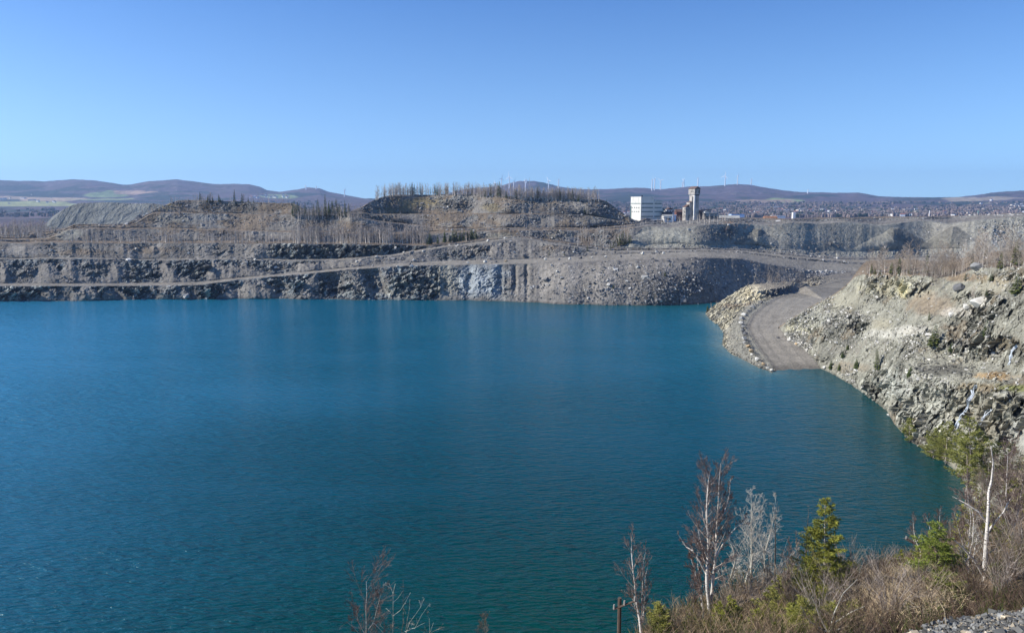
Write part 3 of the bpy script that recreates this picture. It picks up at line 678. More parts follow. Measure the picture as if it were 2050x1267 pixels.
rowsD.append(np.full(ND, dl[7])); rowsZ.append(zl[7])
Dm = np.array(rowsD); Zm = np.array(rowsZ); NRD = len(Dm)
Pm = np.stack([(D_[None, :] * Dm).ravel(), Dm.ravel(), Zm.ravel()], 1)
U1, V1 = proj(Pm)
nA = fbm(Pm * np.array([1, 1, 0]) * .0012, 401, 4); nB = fbm(Pm * np.array([1, 1, 0]) * .006, 402, 4); nC = fbm(Pm * np.array([1, 1, 0]) * .03, 403, 3)
fr = sstep(Pm[:, 1], 4200, 6400) * (1 - sstep(Pm[:, 1], 7300, 7600))
P = Pm.copy(); P[:, 2] += fr * 30 * nA + 3.0 * nC * sstep(Pm[:, 1], 3000, 7000) + fr * 8 * nB
c = np.tile(np.array((.125, .095, .105)), (len(Pm), 1))
c = mixc(c, (.10, .085, .08), sstep(nB, 0, .3))
c = mixc(c, (.035, .055, .045), sstep(nA * .5 + nB * .8 - .1, .05, .2) * .85 * (1 - .7 * sstep(Pm[:, 1], 6200, 7000)))
band = (V1 > 402) & (V1 < 421)
flds = [(60,397,130,6,(.42,.32,.23)),(40,409,130,5,(.34,.36,.16)),(215,389,45,5,(.22,.28,.13)),(270,386,45,3,(.40,.28,.20)),(200,400,90,3,(.28,.33,.15)),(110,402,60,3,(.38,.29,.20)),(560,395,40,4,(.24,.30,.15)),(1565,402,45,5,(.24,.30,.13)),(1530,403,70,3,(.30,.22,.16)),(1600,407,50,2,(.32,.26,.17)),(1960,401,70,3,(.36,.30,.22)),(2020,397,50,2.5,(.34,.28,.20)),(1980,407,50,2,(.28,.26,.18)),(1450,412,30,2,(.26,.24,.16))]
darks = [(1460,412,60,7),(1400,401,40,4),(1530,415,40,5),(1900,407,110,3.5),(1700,415,60,3),(90,388,90,5),(30,373,60,5),(600,390,40,3),(1290,392,40,4),(1230,405,30,5),(1080,372,30,4),(1330,418,70,7),(20,401,28,5),(260,394,40,1.6),(2030,408,70,3),(1640,392,50,3)]
for (cu, cv, ru, rv, col) in flds: c = patch(c, U1, V1, cu, cv, ru, rv, np.array(col), .95, Pm * np.array([1, 1, 0]), soft=.15, ns=.004)
for (cu, cv, ru, rv) in darks: c = patch(c, U1, V1, cu, cv, ru, rv, np.array((.03, .05, .04)), .85, Pm * np.array([1, 1, 0]), soft=.3, ns=.006)
c = c * (1 + .5 * nC)[:, None]
land = mesh_obj('distant_hills', P, grid_faces(NRD, ND), M_LAND, np.clip(c, .015, .6), smooth=True)
tag(land, kind='structure')
VD, FD = P, grid_faces(NRD, ND)
# grey tailings heap standing on the plain at the left
ug = np.linspace(84, 420, 320); G_, _ = ray(ug, np.full(320, 420.0))
hD, hz_, ht, hs, De, ze = banded(G_, np.full(320, (H - 12) / 1080.), np.full(320, 12.), [dict(type='heap', n=60, v=[(84,470),(108,436),(135,415),(158,407),(230,405),(262,407),(300,406),(330,410),(360,415),(420,440)], s=[(0,36),(500,36)])])
for r in range(1, 9): hD.append(De + 40 * r); hz_.append(ze - .3 * r)
hD.append(De + 420); hz_.append(ze * 0 + 5)
Dm = np.array(hD); Zm = np.array(hz_); Ah = np.repeat(G_[None, :], len(Dm), 0)
P = np.stack([(Ah * Dm).ravel(), Dm.ravel(), Zm.ravel()], 1); sh = np.concatenate([np.zeros(3), np.arange(1, 61) / 60, np.ones(9)]); Sh = np.repeat(sh[:, None], 320, 1).ravel()
lean = Ah.ravel() + .035 * (1 - Sh); gv = fbm(np.stack([lean * 260, Sh * .4, 0 * lean], 1), 1001, 3); g2 = ridged(np.stack([lean * 70, Sh * .3, 0 * lean], 1), 1002, 3)
dyh = np.sin(np.pi * Sh) ** .5 * (.8 * gv + 1.3 * g2); P[:, 1] -= dyh; P[:, 0] = Ah.ravel() * P[:, 1]
c = np.tile(np.array((.155, .16, .145)), (len(P), 1)); c = c * (1 + .22 * gv + .1 * g2)[:, None]
heap = mesh_obj('tailings_heap', P, grid_faces(len(Dm), 320), M_LAND, np.clip(c, .02, .6)); tag(heap, kind='structure')
# flat ground sheet under everything, to the horizon
gs = mesh_obj('ground', np.array([(-12000, -500, -9), (12000, -500, -9), (12000, 10400, -9), (-12000, 10400, -9)]), np.array([[0, 1, 2, 3]]),
              mat_flat('ground_earth', (.10, .09, .07)))
tag(gs, kind='structure')

# ------------------------------------------------------------------ the lake
NX, NY = 260, 260
xs = np.linspace(-900, 420, NX); ys = np.linspace(20, 640, NY)
XX, YY = np.meshgrid(xs, ys); X = XX.ravel(); Y = YY.ravel()
Vw = np.stack([X, Y, 0 * X], 1)
dsh = dist_line(X, Y, S_)
sh2 = [uvz(u, v, 0) for u, v in base_pts[3:16]]
dsh2 = dist_line(X, Y, sh2)
shA = [uvz(u, v, 0) for u, v in shoreA if 880 < u < 1460]
dshA = dist_line(X, Y, shA)
deep = np.array((.000, .047, .060))
cw = np.tile(deep, (len(X), 1))
nw = fbm(Vw * .012, 501, 3)
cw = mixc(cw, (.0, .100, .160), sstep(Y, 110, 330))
cw = mixc(cw, (.03, .22, .38), sstep(-X - .30 * (Y - 180) + 40 * nw, 10, 210) * (.35 + .65 * sstep(Y, 60, 230)) * (1 - .45 * sstep(Y, 350, 460)))  # sky glare over the left water, painted into its base colour
gw = np.exp(-(((X - 10) / 60) ** 2 + ((Y - 95) / 35) ** 2)); cw = mixc(cw, (.0, .045, .034), gw)
cw = mixc(cw, (.02, .15, .19), np.exp(-dsh / 16) * .9)
cw = mixc(cw, (.20, .27, .24), np.exp(-dsh / 3.5) * .75)
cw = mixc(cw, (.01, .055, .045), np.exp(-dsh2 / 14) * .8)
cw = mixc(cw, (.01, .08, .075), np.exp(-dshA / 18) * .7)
gl = np.exp(-(((X + 5) / 60) ** 2 + ((Y - 355) / 14) ** 2)); cw = mixc(cw, (.0, .105, .145), gl * .7)
m, nt, b = new_mat('lake_water')
at = nt.nodes.new('ShaderNodeVertexColor'); at.layer_name = 'Col'
nt.links.new(at.outputs['Color'], b.inputs['Base Color'])
b.inputs['Roughness'].default_value = 0.17; b.inputs['IOR'].default_value = 1.36
b.inputs['Specular IOR Level'].default_value = 0.5
b.inputs['Specular Tint'].default_value = (.45, .84, 1.0, 1)
tc = nt.nodes.new('ShaderNodeTexCoord')
def wave(scale, sx, rot, detail, dist):
    mp = nt.nodes.new('ShaderNodeMapping'); mp.inputs['Scale'].default_value = (sx, 1, 1); mp.inputs['Rotation'].default_value = (0, 0, rot)
    no = nt.nodes.new('ShaderNodeTexNoise'); no.inputs['Scale'].default_value = scale; no.inputs['Detail'].default_value = detail
    no.inputs['Roughness'].default_value = .5; no.inputs['Distortion'].default_value = dist
    nt.links.new(tc.outputs['Object'], mp.inputs[0]); nt.links.new(mp.outputs[0], no.inputs['Vector']); return no
w1 = wave(1.35, .32, math.radians(-30), 3, .3); w2 = wave(.42, .35, math.radians(-20), 2, .2); w3 = wave(.03, .4, math.radians(5), 3, .5)
ad = nt.nodes.new('ShaderNodeMath'); ad.operation = 'MULTIPLY_ADD'; ad.inputs[1].default_value = 1.1
nt.links.new(w2.outputs['Fac'], ad.inputs[0]); nt.links.new(w1.outputs['Fac'], ad.inputs[2])
calm = nt.nodes.new('ShaderNodeMapRange'); calm.inputs[1].default_value = .35; calm.inputs[2].default_value = .65; calm.inputs[3].default_value = .55; calm.inputs[4].default_value = 1.0
nt.links.new(w3.outputs['Fac'], calm.inputs[0])
bp = nt.nodes.new('ShaderNodeBump'); bp.inputs['Distance'].default_value = .85
nt.links.new(calm.outputs[0], bp.inputs['Strength'])
nt.links.new(ad.outputs[0], bp.inputs['Height']); nt.links.new(bp.outputs[0], b.inputs['Normal'])
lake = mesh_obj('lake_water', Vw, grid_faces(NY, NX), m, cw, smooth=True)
tag(lake, kind='structure')
# ------------------------------------------------------------------ where sight lines and plumb lines meet the ground
def bvh_grid(V, nr, nc, st):
    G = V.reshape(nr, nc, 3)[::st, ::st]
    r, c_ = G.shape[:2]
    return BVHTree.FromPolygons(G.reshape(-1, 3).tolist(), grid_faces(r, c_).tolist())
BV = {'A': bvh_grid(VA, NR, NA, 2), 'B': bvh_grid(VB, NRB, NB, 2), 'S': bvh_grid(VS, NR1, NC1, 2), 'C': bvh_grid(VC, NRc, NCc, 2), 'D': bvh_grid(VD, NRD, ND, 2)}
EYE = Vector((0, 0, H))
def hit(u, v, on='CBSAD', lake=False):
    a, t = ray(u, v); d = Vector((float(a), 1.0, -float(t))).normalized(); best = None
    for k in on:
        h = BV[k].ray_cast(EYE, d)
        if h[0] is not None and (best is None or h[3] < best[1]): best = (h[0], h[3])
    return None if best is None else best[0]
def ground(x, y, on='CBSAD'):
    z = -99
    for k in on:
        h = BV[k].ray_cast(Vector((x, y, 900)), Vector((0, 0, -1)))
        if h[0] is not None: z = max(z, h[0].z)
    return z
def at_depth(u, v, D):
    a, t = ray(u, v); return Vector((float(a) * D, D, H - float(t) * D))

# ------------------------------------------------------------------ building blocks: tubes, rocks, boxes
def tubes(p0, p1, r0, r1, n=3, twist=0.0):
    p0 = np.asarray(p0, float); p1 = np.asarray(p1, float); r0 = np.asarray(r0, float); r1 = np.asarray(r1, float)
    d = p1 - p0; L = np.linalg.norm(d, axis=1, keepdims=True) + 1e-9; d = d / L
    up = np.where(np.abs(d[:, 2:3]) > .9, np.array([[1., 0, 0]]), np.array([[0, 0, 1.]]))
    a = np.cross(d, up); a /= np.linalg.norm(a, axis=1, keepdims=True); b = np.cross(d, a)
    ang = np.arange(n) * 2 * math.pi / n + twist
    ring = a[:, None, :] * np.cos(ang)[None, :, None] + b[:, None, :] * np.sin(ang)[None, :, None]
    V = np.concatenate([p0[:, None] + ring * r0[:, None, None], p1[:, None] + ring * r1[:, None, None]], 1)
    m = len(p0); base = (np.arange(m) * 2 * n)[:, None]; k = np.arange(n)[None, :]; k2 = (k + 1) % n
    Fq = np.stack([base + k, base + k2, base + n + k2, base + n + k], -1).reshape(-1, 4)
    return V.reshape(-1, 3), Fq
class Seg:
    def __init__(s): s.a = []; s.b = []; s.r = []; s.q = []
    def add(s, p, q, r, w): s.a.append(tuple(p)); s.b.append(tuple(q)); s.r.append(r); s.q.append(w)
    def mesh(s, n=3): return tubes(s.a, s.b, s.r, s.q, n)
def joined(parts):
    V = []; Fs = []; o = 0; C = []
    for v, f, c in parts:
        V.append(v); Fs.append(np.asarray(f) + o); o += len(v)
        c = np.asarray(c, float); C.append(np.tile(c, (len(v), 1)) if c.ndim == 1 else c)
    return np.concatenate(V), Fs, np.concatenate(C)
CUBE = np.array([(x, y, z) for x in (-1, 1) for y in (-1, 1) for z in (-1, 1)], float) * .5
CUBEF = np.array([(0, 1, 3, 2), (4, 6, 7, 5), (0, 4, 5, 1), (2, 3, 7, 6), (0, 2, 6, 4), (1, 5, 7, 3)])
def rocks(pts, size, rng, col, cvar=.35, flat=.7):
    n = len(pts)
    v = CUBE[None] * (1 + rng.uniform(-.45, .45, (n, 8, 3)))
    v = v * (np.asarray(size)[:, None, None] * np.stack([rng.uniform(.7, 1.3, n), rng.uniform(.6, 1.1, n), rng.uniform(.45, .95, n) * flat * 1.3], 1)[:, None, :])
    a, b = rng.uniform(0, 6.28, n), rng.uniform(-.7, .7, n)
    ca, sa, cb, sb = np.cos(a), np.sin(a), np.cos(b), np.sin(b)
    Rz = np.zeros((n, 3, 3)); Rz[:, 0, 0] = ca; Rz[:, 0, 1] = -sa; Rz[:, 1, 0] = sa; Rz[:, 1, 1] = ca; Rz[:, 2, 2] = 1
    Rx = np.zeros((n, 3, 3)); Rx[:, 0, 0] = 1; Rx[:, 1, 1] = cb; Rx[:, 1, 2] = -sb; Rx[:, 2, 1] = sb; Rx[:, 2, 2] = cb
    v = np.einsum('nij,nkj->nki', Rz @ Rx, v) + np.asarray(pts)[:, None, :]
    c = np.repeat((np.asarray(col) * (1 + rng.uniform(-cvar, cvar, (n, 1))))[:, None, :], 8, 1)
    Fr = (np.arange(n) * 8)[:, None, None] + CUBEF[None]
    return v.reshape(-1, 3), Fr.reshape(-1, 4), c.reshape(-1, 3)
class MB:
    def __init__(s): s.V = []; s.F = []; s.n = 0
    def box(s, x0, x1, y0, y1, z0, z1):
        v = np.array([(x, y, z) for x in (x0, x1) for y in (y0, y1) for z in (z0, z1)], float)
        s.V.append(v); s.F += (CUBEF + s.n).tolist(); s.n += 8; return s
    def prism(s, prof, y0, y1):
        """profile in x,z extruded in y"""
        k = len(prof); v = [(x, y0, z) for x, z in prof] + [(x, y1, z) for x, z in prof]
        s.V.append(np.array(v, float))
        s.F.append([s.n + i for i in range(k)]); s.F.append([s.n + k + i for i in reversed(range(k))])
        for i in range(k):
            j = (i + 1) % k; s.F.append([s.n + i, s.n + k + i, s.n + k + j, s.n + j])
        s.n += 2 * k; return s
    def bar(s, p, q, r, n=6, r2=None):
        v, f = tubes([p], [q], [r], [r if r2 is None else r2], n); s.V.append(v); s.F += (f + s.n).tolist()
        s.F.append([s.n + i for i in range(n)]); s.F.append([s.n + 2 * n - 1 - i for i in range(n)]); s.n += 2 * n; return s
    def build(s, name, mat, parent=None):
        me = bpy.data.meshes.new(name); me.from_pydata(np.concatenate(s.V).tolist(), [], s.F); me.update()
        if mat: me.materials.append(mat)
        o = bpy.data.objects.new(name, me); COL.objects.link(o)
        if parent is not None: o.parent = parent
        return o

# ------------------------------------------------------------------ rubble, scree and single boulders
def scatter(V, w, n, rng):
    w = np.clip(w, 0, None); w = w / w.sum(); return V[rng.choice(len(V), n, p=w)] + rng.uniform(-.4, .4, (n, 3)) * np.array([1, 1, .2])
r1 = np.random.default_rng(11)
UU, VV, TT = UA_, VA_, TA_
def ell(U, V_, cu, cv, ru, rv): return np.exp(-((U - cu) / ru) ** 2 - ((V_ - cv) / rv) ** 2)
slopeA = (TT == 'cliff') | (TT == 'apron') | (TT == 'mid') | (TT == 'mid2') | (TT == 'tier') | (TT == 'tierb') | (TT == 'mound')
nclu = fbm(VA * .05, 901, 3)
base = slopeA * (.05 + .5 * sstep(nclu, .05, .4))
base = base * np.where((TT == 'cliff') & (UU > 860) & (UU < 1030), .1, 1) * np.where((TT == 'tier') & (UU > 1280), .22, 1)
vis = (UU > -60) & (UU < 2110)
wd = (base + slopeA * (2.6 * ell(UU, VV, 1330, 575, 85, 30) + 1.0 * ell(UU, VV, 1180, 590, 60, 18) + .6 * ell(UU, VV, 1450, 575, 40, 30) + 1.6 * ell(UU, VV, 1190, 425, 50, 18) + 1.2 * ell(UU, VV, 905, 410, 40, 14)
      + 1.2 * ell(UU, VV, 1660, 540, 70, 10) + .9 * ell(UU, VV, 1990, 495, 50, 34) + .8 * ell(UU, VV, 2040, 455, 40, 14) + .8 * ell(UU, VV, 1620, 500, 70, 14) + .5 * ell(UU, VV, 1240, 440, 30, 14))) * vis
p = scatter(VA, wd, 12500, r1); pu, pv = proj(p)
sz = np.exp(r1.normal(-.1, .45, len(p))) * .75
pale = (np.exp(-((pu - 1990) / 70) ** 2) + np.exp(-((pu - 1650) / 60) ** 2 - ((pv - 540) / 12) ** 2))[:, None]
col = np.array((.17, .165, .16)) * (1 - .0 * pale) + np.array((.28, .27, .25)) * np.clip(pale, 0, 1)
col = np.where(r1.random((len(p), 1)) < .14, np.array((.42, .41, .38)), col)
v, f, cc = rocks(p, sz, r1, col)
o = mesh_obj('rubble', v, f, M_STONE, cc); tag(o, 'grey rock rubble strewn over the far quarry slopes', kind='stuff')
# rubble on the right hillside
wB = (.05 + .5 * sstep(fbm(VB * .09, 902, 3), .0, .35) + 1.6 * ell(UB_, VB_, 1590, 690, 30, 18) + .7 * ell(UB_, VB_, 1780, 680, 90, 16) + 1.2 * ell(UB_, VB_, 1900, 738, 70, 18) + .9 * ell(UB_, VB_, 1870, 900, 60, 22) + .8 * ell(UB_, VB_, 1700, 640, 60, 30)) * (VB[:, 2] > .2) * (UB_ < 2100) * (UB_ > 1575)
p = scatter(VB, wB * (1 - .8 * np.clip(1.2 - ROCKB * 3, 0, 1)) * (1 - .85 * sstep(VB_, 760, 790) * (UB_ > 1760)), 9000, r1); pu, pv = proj(p)
sz = np.exp(r1.normal(-.95, .45, len(p))) * .8
col = np.where(r1.random((len(p), 1)) < .3, np.array((.50, .48, .43)), np.array((.25, .24, .20)))
dk = (ell(pu, pv, 1900, 738, 70, 18) > .4)[:, None]; col = np.where(dk & (r1.random((len(p), 1)) < .8), np.array((.10, .10, .09)), col)
v, f, cc = rocks(p, sz, r1, col)
o = mesh_obj('hillside_rubble', v, f, M_STONE, cc); tag(o, 'broken pale stones scattered over the right hillside', kind='stuff')
# stones on the spit
u_, v_ = proj(VS)
wS = ((VS[:, 2] > .1) & ~onroad & (u_ < 1640)) * (.25 + ell(u_, v_, 1500, 590, 50, 20) + 1.5 * ell(u_, v_, 1570, 592, 50, 5))
p = scatter(VS, wS, 2200, r1)
v, f, cc = rocks(p, np.exp(r1.normal(-1.0, .4, len(p))), r1, np.array((.34, .31, .24)))
o = mesh_obj('shore_stones', v, f, M_STONE, cc); tag(o, 'small tan stones on the banks of the road spit', kind='stuff')
# gravel of the near corner
wG = ((VC[:, 1] > 17) & (VC[:, 1] < 27.5) & (VC[:, 0] / VC[:, 1] > .42) & (VC[:, 0] / VC[:, 1] < .85)) * VC[:, 1]
p = scatter(VC, wG, 42000, r1) + np.array([0, 0, .02])
col = np.where(r1.random((len(p), 1)) < .2, np.array((.36, .31, .23)), np.array((.165, .165, .155)))
v, f, cc = rocks(p, np.exp(r1.normal(-2.75, .5, len(p))), r1, col, .6)
o = mesh_obj('gravel', v, f, M_STONE, cc); tag(o, 'loose grey and tan gravel in the near right corner', kind='stuff')

def boulder_mesh(seed, name='boulder'):
    rr = np.random.default_rng(seed)
    import bmesh
    bm = bmesh.new(); bmesh.ops.create_icosphere(bm, subdivisions=3, radius=.5)
    V = np.array([v.co[:] for v in bm.verts]); bm.verts.ensure_lookup_table()
    for k in range(11):       # planes cut flat faces into it
        n = rr.normal(size=3); n /= np.linalg.norm(n); d = rr.uniform(.26, .42)
        s = V @ n - d; V = V - np.where(s > 0, s, 0)[:, None] * n
    V = V * np.array([rr.uniform(1.0, 1.35), rr.uniform(.8, 1.1), rr.uniform(.75, 1.0)])
    V = V + .02 * fbm(V * 6, seed, 2)[:, None]
    V[:, 2] -= V[:, 2].min() + .12 
    Fb = np.array([[v.index for v in f.verts] for f in bm.faces]); bm.free()
    return V, Fb
BMS = {}
for tone, colr in (('pale', (.55, .53, .47)), ('grey', (.26, .26, .25)), ('dark', (.13, .13, .13)), ('tan', (.46, .34, .20))):
    M_ = mat_flat('boulder_' + tone, colr, .95, 0, .3, 1.5, .12)
    for k in range(3):
        V, Fb = boulder_mesh(100 + k); o = mesh_obj('boulder', V, Fb, M_); BMS[tone, k] = o.data
        bpy.data.objects.remove(o)
def boulder(u, v, px, tone, label, group, on='CBSA', k=None):
    h = hit(u, v, on)
    if h is None: return
    o = bpy.data.objects.new('boulder', BMS[tone, random.randrange(3) if k is None else k]); COL.objects.link(o)
    dist = (h - EYE).length; s = px * dist / F
    o.location = h; o.scale = (s, s * .9, s * random.uniform(.75, 1.0)); o.rotation_euler = (random.uniform(-.2, .2), random.uniform(-.2, .2), random.uniform(0, 6.28))
    tag(o, label, 'boulder', group)
gS = 'boulders edging the haul road spit'
spitb = [(1524,607,9,'dark'),(1506,617,12,'pale'),(1497,624,8,'grey'),(1489,632,11,'pale'),(1485,640,11,'grey'),(1483,648,11,'pale'),(1487,656,10,'grey'),(1487,663,9,'dark'),(1492,670,10,'dark'),(1489,680,13,'pale'),(1490,688,10,'grey'),(1498,695,12,'tan'),(1505,705,12,'tan'),(1505,711,8,'pale'),(1516,721,11,'pale'),(1528,730,9,'tan'),(1536,738,9,'pale'),(1544,743,10,'pale')]
for i, (u, v, px, tone) in enumerate(spitb):
    n = len(spitb); L = {0: 'dark boulder at the top end of the row edging the spit road', n - 1: 'pale boulder at the water end of the row edging the spit road'}.get(i, '%s boulder in the row along the lake side of the spit road' % {'dark': 'dark toned', 'pale': 'pale whitish', 'grey': 'mid grey', 'tan': 'tan brown'}[tone])
    boulder(u, v, px, tone, L, gS, 'S')
boulder(1557, 677, 7, 'dark', 'small dark cubic boulder alone on the haul road surface', None, 'S', 1)
boulder(1580, 682, 11, 'pale', 'whitish boulder at the foot of the rubble beside the haul road', None, 'SB')
boulder(1594, 690, 7, 'tan', 'small tan boulder beside the inner edge of the haul road', None, 'SB')
boulder(1650, 738, 9, 'pale', 'pale boulder where the haul road and hillside meet the water', None, 'SB')
boulder(1960, 612, 34, 'pale', 'huge white angular boulder jutting from the right hillside', None, 'B', 0)
boulder(1922, 582, 26, 'dark', 'long dark slab boulder on the upper right hillside', None, 'B', 2)
boulder(1935, 617, 16, 'pale', 'smaller pale boulder just left of the huge white one', None, 'B')
boulder(1905, 632, 14, 'pale', 'pale boulder further down left of the huge white one', None, 'B')
boulder(1957, 541, 24, 'grey', 'flat grey slab boulder lying at the tree edge', None, 'B', 1)
def c2(x, y): return 480 + x / 3.942, 340 + y / 3.942
def c3(x, y): return 900 + x / 3.942, 340 + y / 3.942
gM = 'boulders along the main haul road bench'
for x, y, px, tone in [(280,734,6,'pale'),(333,735,4,'grey'),(368,732,7,'dark'),(445,726,8,'tan'),(590,690,10,'dark'),(757,712,8,'pale'),(863,711,6,'grey'),(950,708,7,'pale'),(1035,702,9,'dark'),(1123,696,6,'pale'),(1230,692,7,'pale'),(1352,688,7,'dark'),(1433,680,4,'dark'),(1520,670,9,'pale'),(1610,666,7,'dark'),(1655,664,5,'dark'),(1687,664,7,'pale'),(1605,708,8,'dark'),(1155,662,6,'grey'),(980,655,6,'pale')]:
    u, v = c3(x, y); boulder(u, v, px, tone, {'pale': 'pale boulder on the edge of the main haul road bench', 'grey': 'grey boulder on the edge of the main haul road bench', 'dark': 'dark boulder on the edge of the main haul road bench', 'tan': 'rust coloured boulder on the lip above the blue grey cliff'}[tone], gM, 'A')
for x, y, px, L in [(1488,775,9,'pale boulder high on the dark rubble slope'), (848,808,8,'white boulder alone on the smooth scree slope'), (885,862,9,'grey boulder cluster stone on the smooth scree'), (1255,915,10,'pale boulder in the middle of the dark rubble slope'), (1105,970,8,'dark boulder low on the rubble slope near the lake')]:
    u, v = c3(x, y); boulder(u, v, px, 'dark' if 'dark b' in L else 'pale' if 'grey' not in L else 'grey', L, None, 'A')
gR = 'boulders along the ramp roads of the left quarry wall'
for x, y, px, tone in [(1296,656,6,'pale'),(1365,653,6,'grey'),(1450,647,6,'pale'),(1725,598,6,'pale'),(1960,568,9,'pale'),(1080,690,7,'pale'),(1150,690,5,'dark'),(920,730,6,'pale'),(1375,718,7,'pale'),(1445,722,7,'grey'),(1340,750,8,'dark'),(1245,764,6,'pale'),(1355,768,9,'pale'),(1800,740,7,'pale'),(1935,733,8,'pale'),(2020,733,9,'dark'),(120,717,8,'pale'),(45,720,6,'dark'),(180,717,5,'grey'),(590,782,9,'dark'),(325,810,6,'dark'),(940,762,7,'dark'),(1050,760,6,'grey'),(860,690,5,'dark'),(375,800,6,'dark'),(700,690,7,'grey')]:
    u, v = c2(x, y); boulder(u, v, px, tone, {'pale': 'pale boulder at the edge of a ramp road on the left quarry wall', 'grey': 'grey boulder at the edge of a ramp road on the left quarry wall', 'dark': 'dark boulder at the edge of a ramp road on the left quarry wall'}[tone], gR, 'A')

# ------------------------------------------------------------------ trees: bare ones
M_BARKP = mat_flat('pale_bark', (.66, .61, .53), .9, 0, .3, 6, .15)
M_BARKG = mat_flat('grey_bark', (.42, .38, .33), .95, 0, .3, 5, .2)
M_TWIG = mat_flat('grey_twigs', (.40, .34, .28), .95, 0, .2, 3, .22)
M_TWIGR = mat_flat('reddish_twigs', (.20, .145, .125), .95, 0, .2, 3, .15)
M_TWIGB = mat_flat('brown_twigs', (.34, .275, .21), .95, 0, .25, 3, .2)
M_BIRCH = None
m_, nt_, b_ = new_mat('birch_bark'); b_.inputs['Roughness'].default_value = .8
tc_ = nt_.nodes.new('ShaderNodeTexCoord'); mp_ = nt_.nodes.new('ShaderNodeMapping'); mp_.inputs['Scale'].default_value = (2, 2, 7)
no_ = nt_.nodes.new('ShaderNodeTexNoise'); no_.inputs['Scale'].default_value = 2.2; no_.inputs['Detail'].default_value = 4
cr_ = nt_.nodes.new('ShaderNodeValToRGB'); e = cr_.color_ramp.elements; e[0].position = .34; e[0].color = (.07, .055, .045, 1); e[1].position = .44; e[1].color = (.70, .66, .60, 1)
nt_.links.new(tc_.outputs['Object'], mp_.inputs[0]); nt_.links.new(mp_.outputs[0], no_.inputs['Vector']); nt_.links.new(no_.outputs['Fac'], cr_.inputs[0]); nt_.links.new(cr_.outputs[0], b_.inputs['Base Color'])
M_BIRCH = m_

def nrm(v): return v / (np.linalg.norm(v) + 1e-9)
def shoot(S, p, d, L, r, lev, rng, prm, out):
    """one limb as a bent polyline with side limbs; S[lev] collects its segments"""
    n = 2 if lev >= prm['levels'] else 4
    pts = [p]; dirs = [d]; q = p; dd = d
    for i in range(n):
        dd = nrm(dd + rng.normal(0, prm['wob'], 3) + np.array([0, 0, prm['up']]))
        q = q + dd * L / n; pts.append(q); dirs.append(dd)
    for i in range(n):
        S[lev].add(pts[i], pts[i + 1], max(r * (1 - i / n * .85), out), max(r * (1 - (i + 1) / n * .85), out * .7))
    if lev >= prm['levels']: return
    k = prm['kids'][lev]; k = int(k * (.7 + .6 * rng.random()))
    for j in range(k):
        f = .2 + .8 * (j + rng.random()) / k; i = min(int(f * n), n - 1); g = f * n - i
        b = pts[i] + (pts[i + 1] - pts[i]) * g; ax = dirs[i + 1]
        side = nrm(np.cross(ax, rng.normal(0, 1, 3)))
        an = math.radians(rng.uniform(*prm['ang']))
        nd = nrm(ax * math.cos(an) + side * math.sin(an))
        shoot(S, b, nd, L * (prm['ratio'] * (1.15 - .6 * f)) * rng.uniform(.7, 1.2), max(r * .5 * (1 - .5 * f), out), lev + 1, rng, prm, out)
def bare_tree(stems, rng, prm, out=.006, rscale=1.0):
    """stems: list of (polyline, radius at its base, first height fraction with limbs). returns Seg lists: 0 stems, 1.. limbs"""
    S = [Seg() for _ in range(prm['levels'] + 2)]
    for (pl, r0, f0) in stems:
        pl = [np.array(q, float) for q in pl]
        seglen = [np.linalg.norm(pl[i + 1] - pl[i]) for i in range(len(pl) - 1)]; T = sum(seglen); acc = 0
        N = 0
        for i in range(len(pl) - 1):
            fa_, fb_ = acc / T, (acc + seglen[i]) / T
            S[0].add(pl[i], pl[i + 1], max(r0 * (1 - fa_ * .9), out), max(r0 * (1 - fb_ * .9), out)); acc += seglen[i]
        k = int(prm['kids'][0] * T * (1 - f0))
        for j in range(k):
            f = f0 + (1 - f0) * (j + rng.random()) / k; s = f * T; i = 0
            while i < len(seglen) - 1 and s > seglen[i]: s -= seglen[i]; i += 1
            b = pl[i] + (pl[i + 1] - pl[i]) * (s / seglen[i]); ax = nrm(pl[i + 1] - pl[i])
            side = nrm(np.cross(ax, rng.normal(0, 1, 3))); an = math.radians(rng.uniform(*prm['ang0']))
            g = (f - f0) / (1 - f0 + 1e-6)
            prof_ = prm['crown'](g)
            shoot(S, b, nrm(ax * math.cos(an) + side * math.sin(an)), T * prm['limb'] * prof_ * rng.uniform(.6, 1.15), max(r0 * (1 - f * .88) * .45, out), 1, rng, prm, out)
    return S

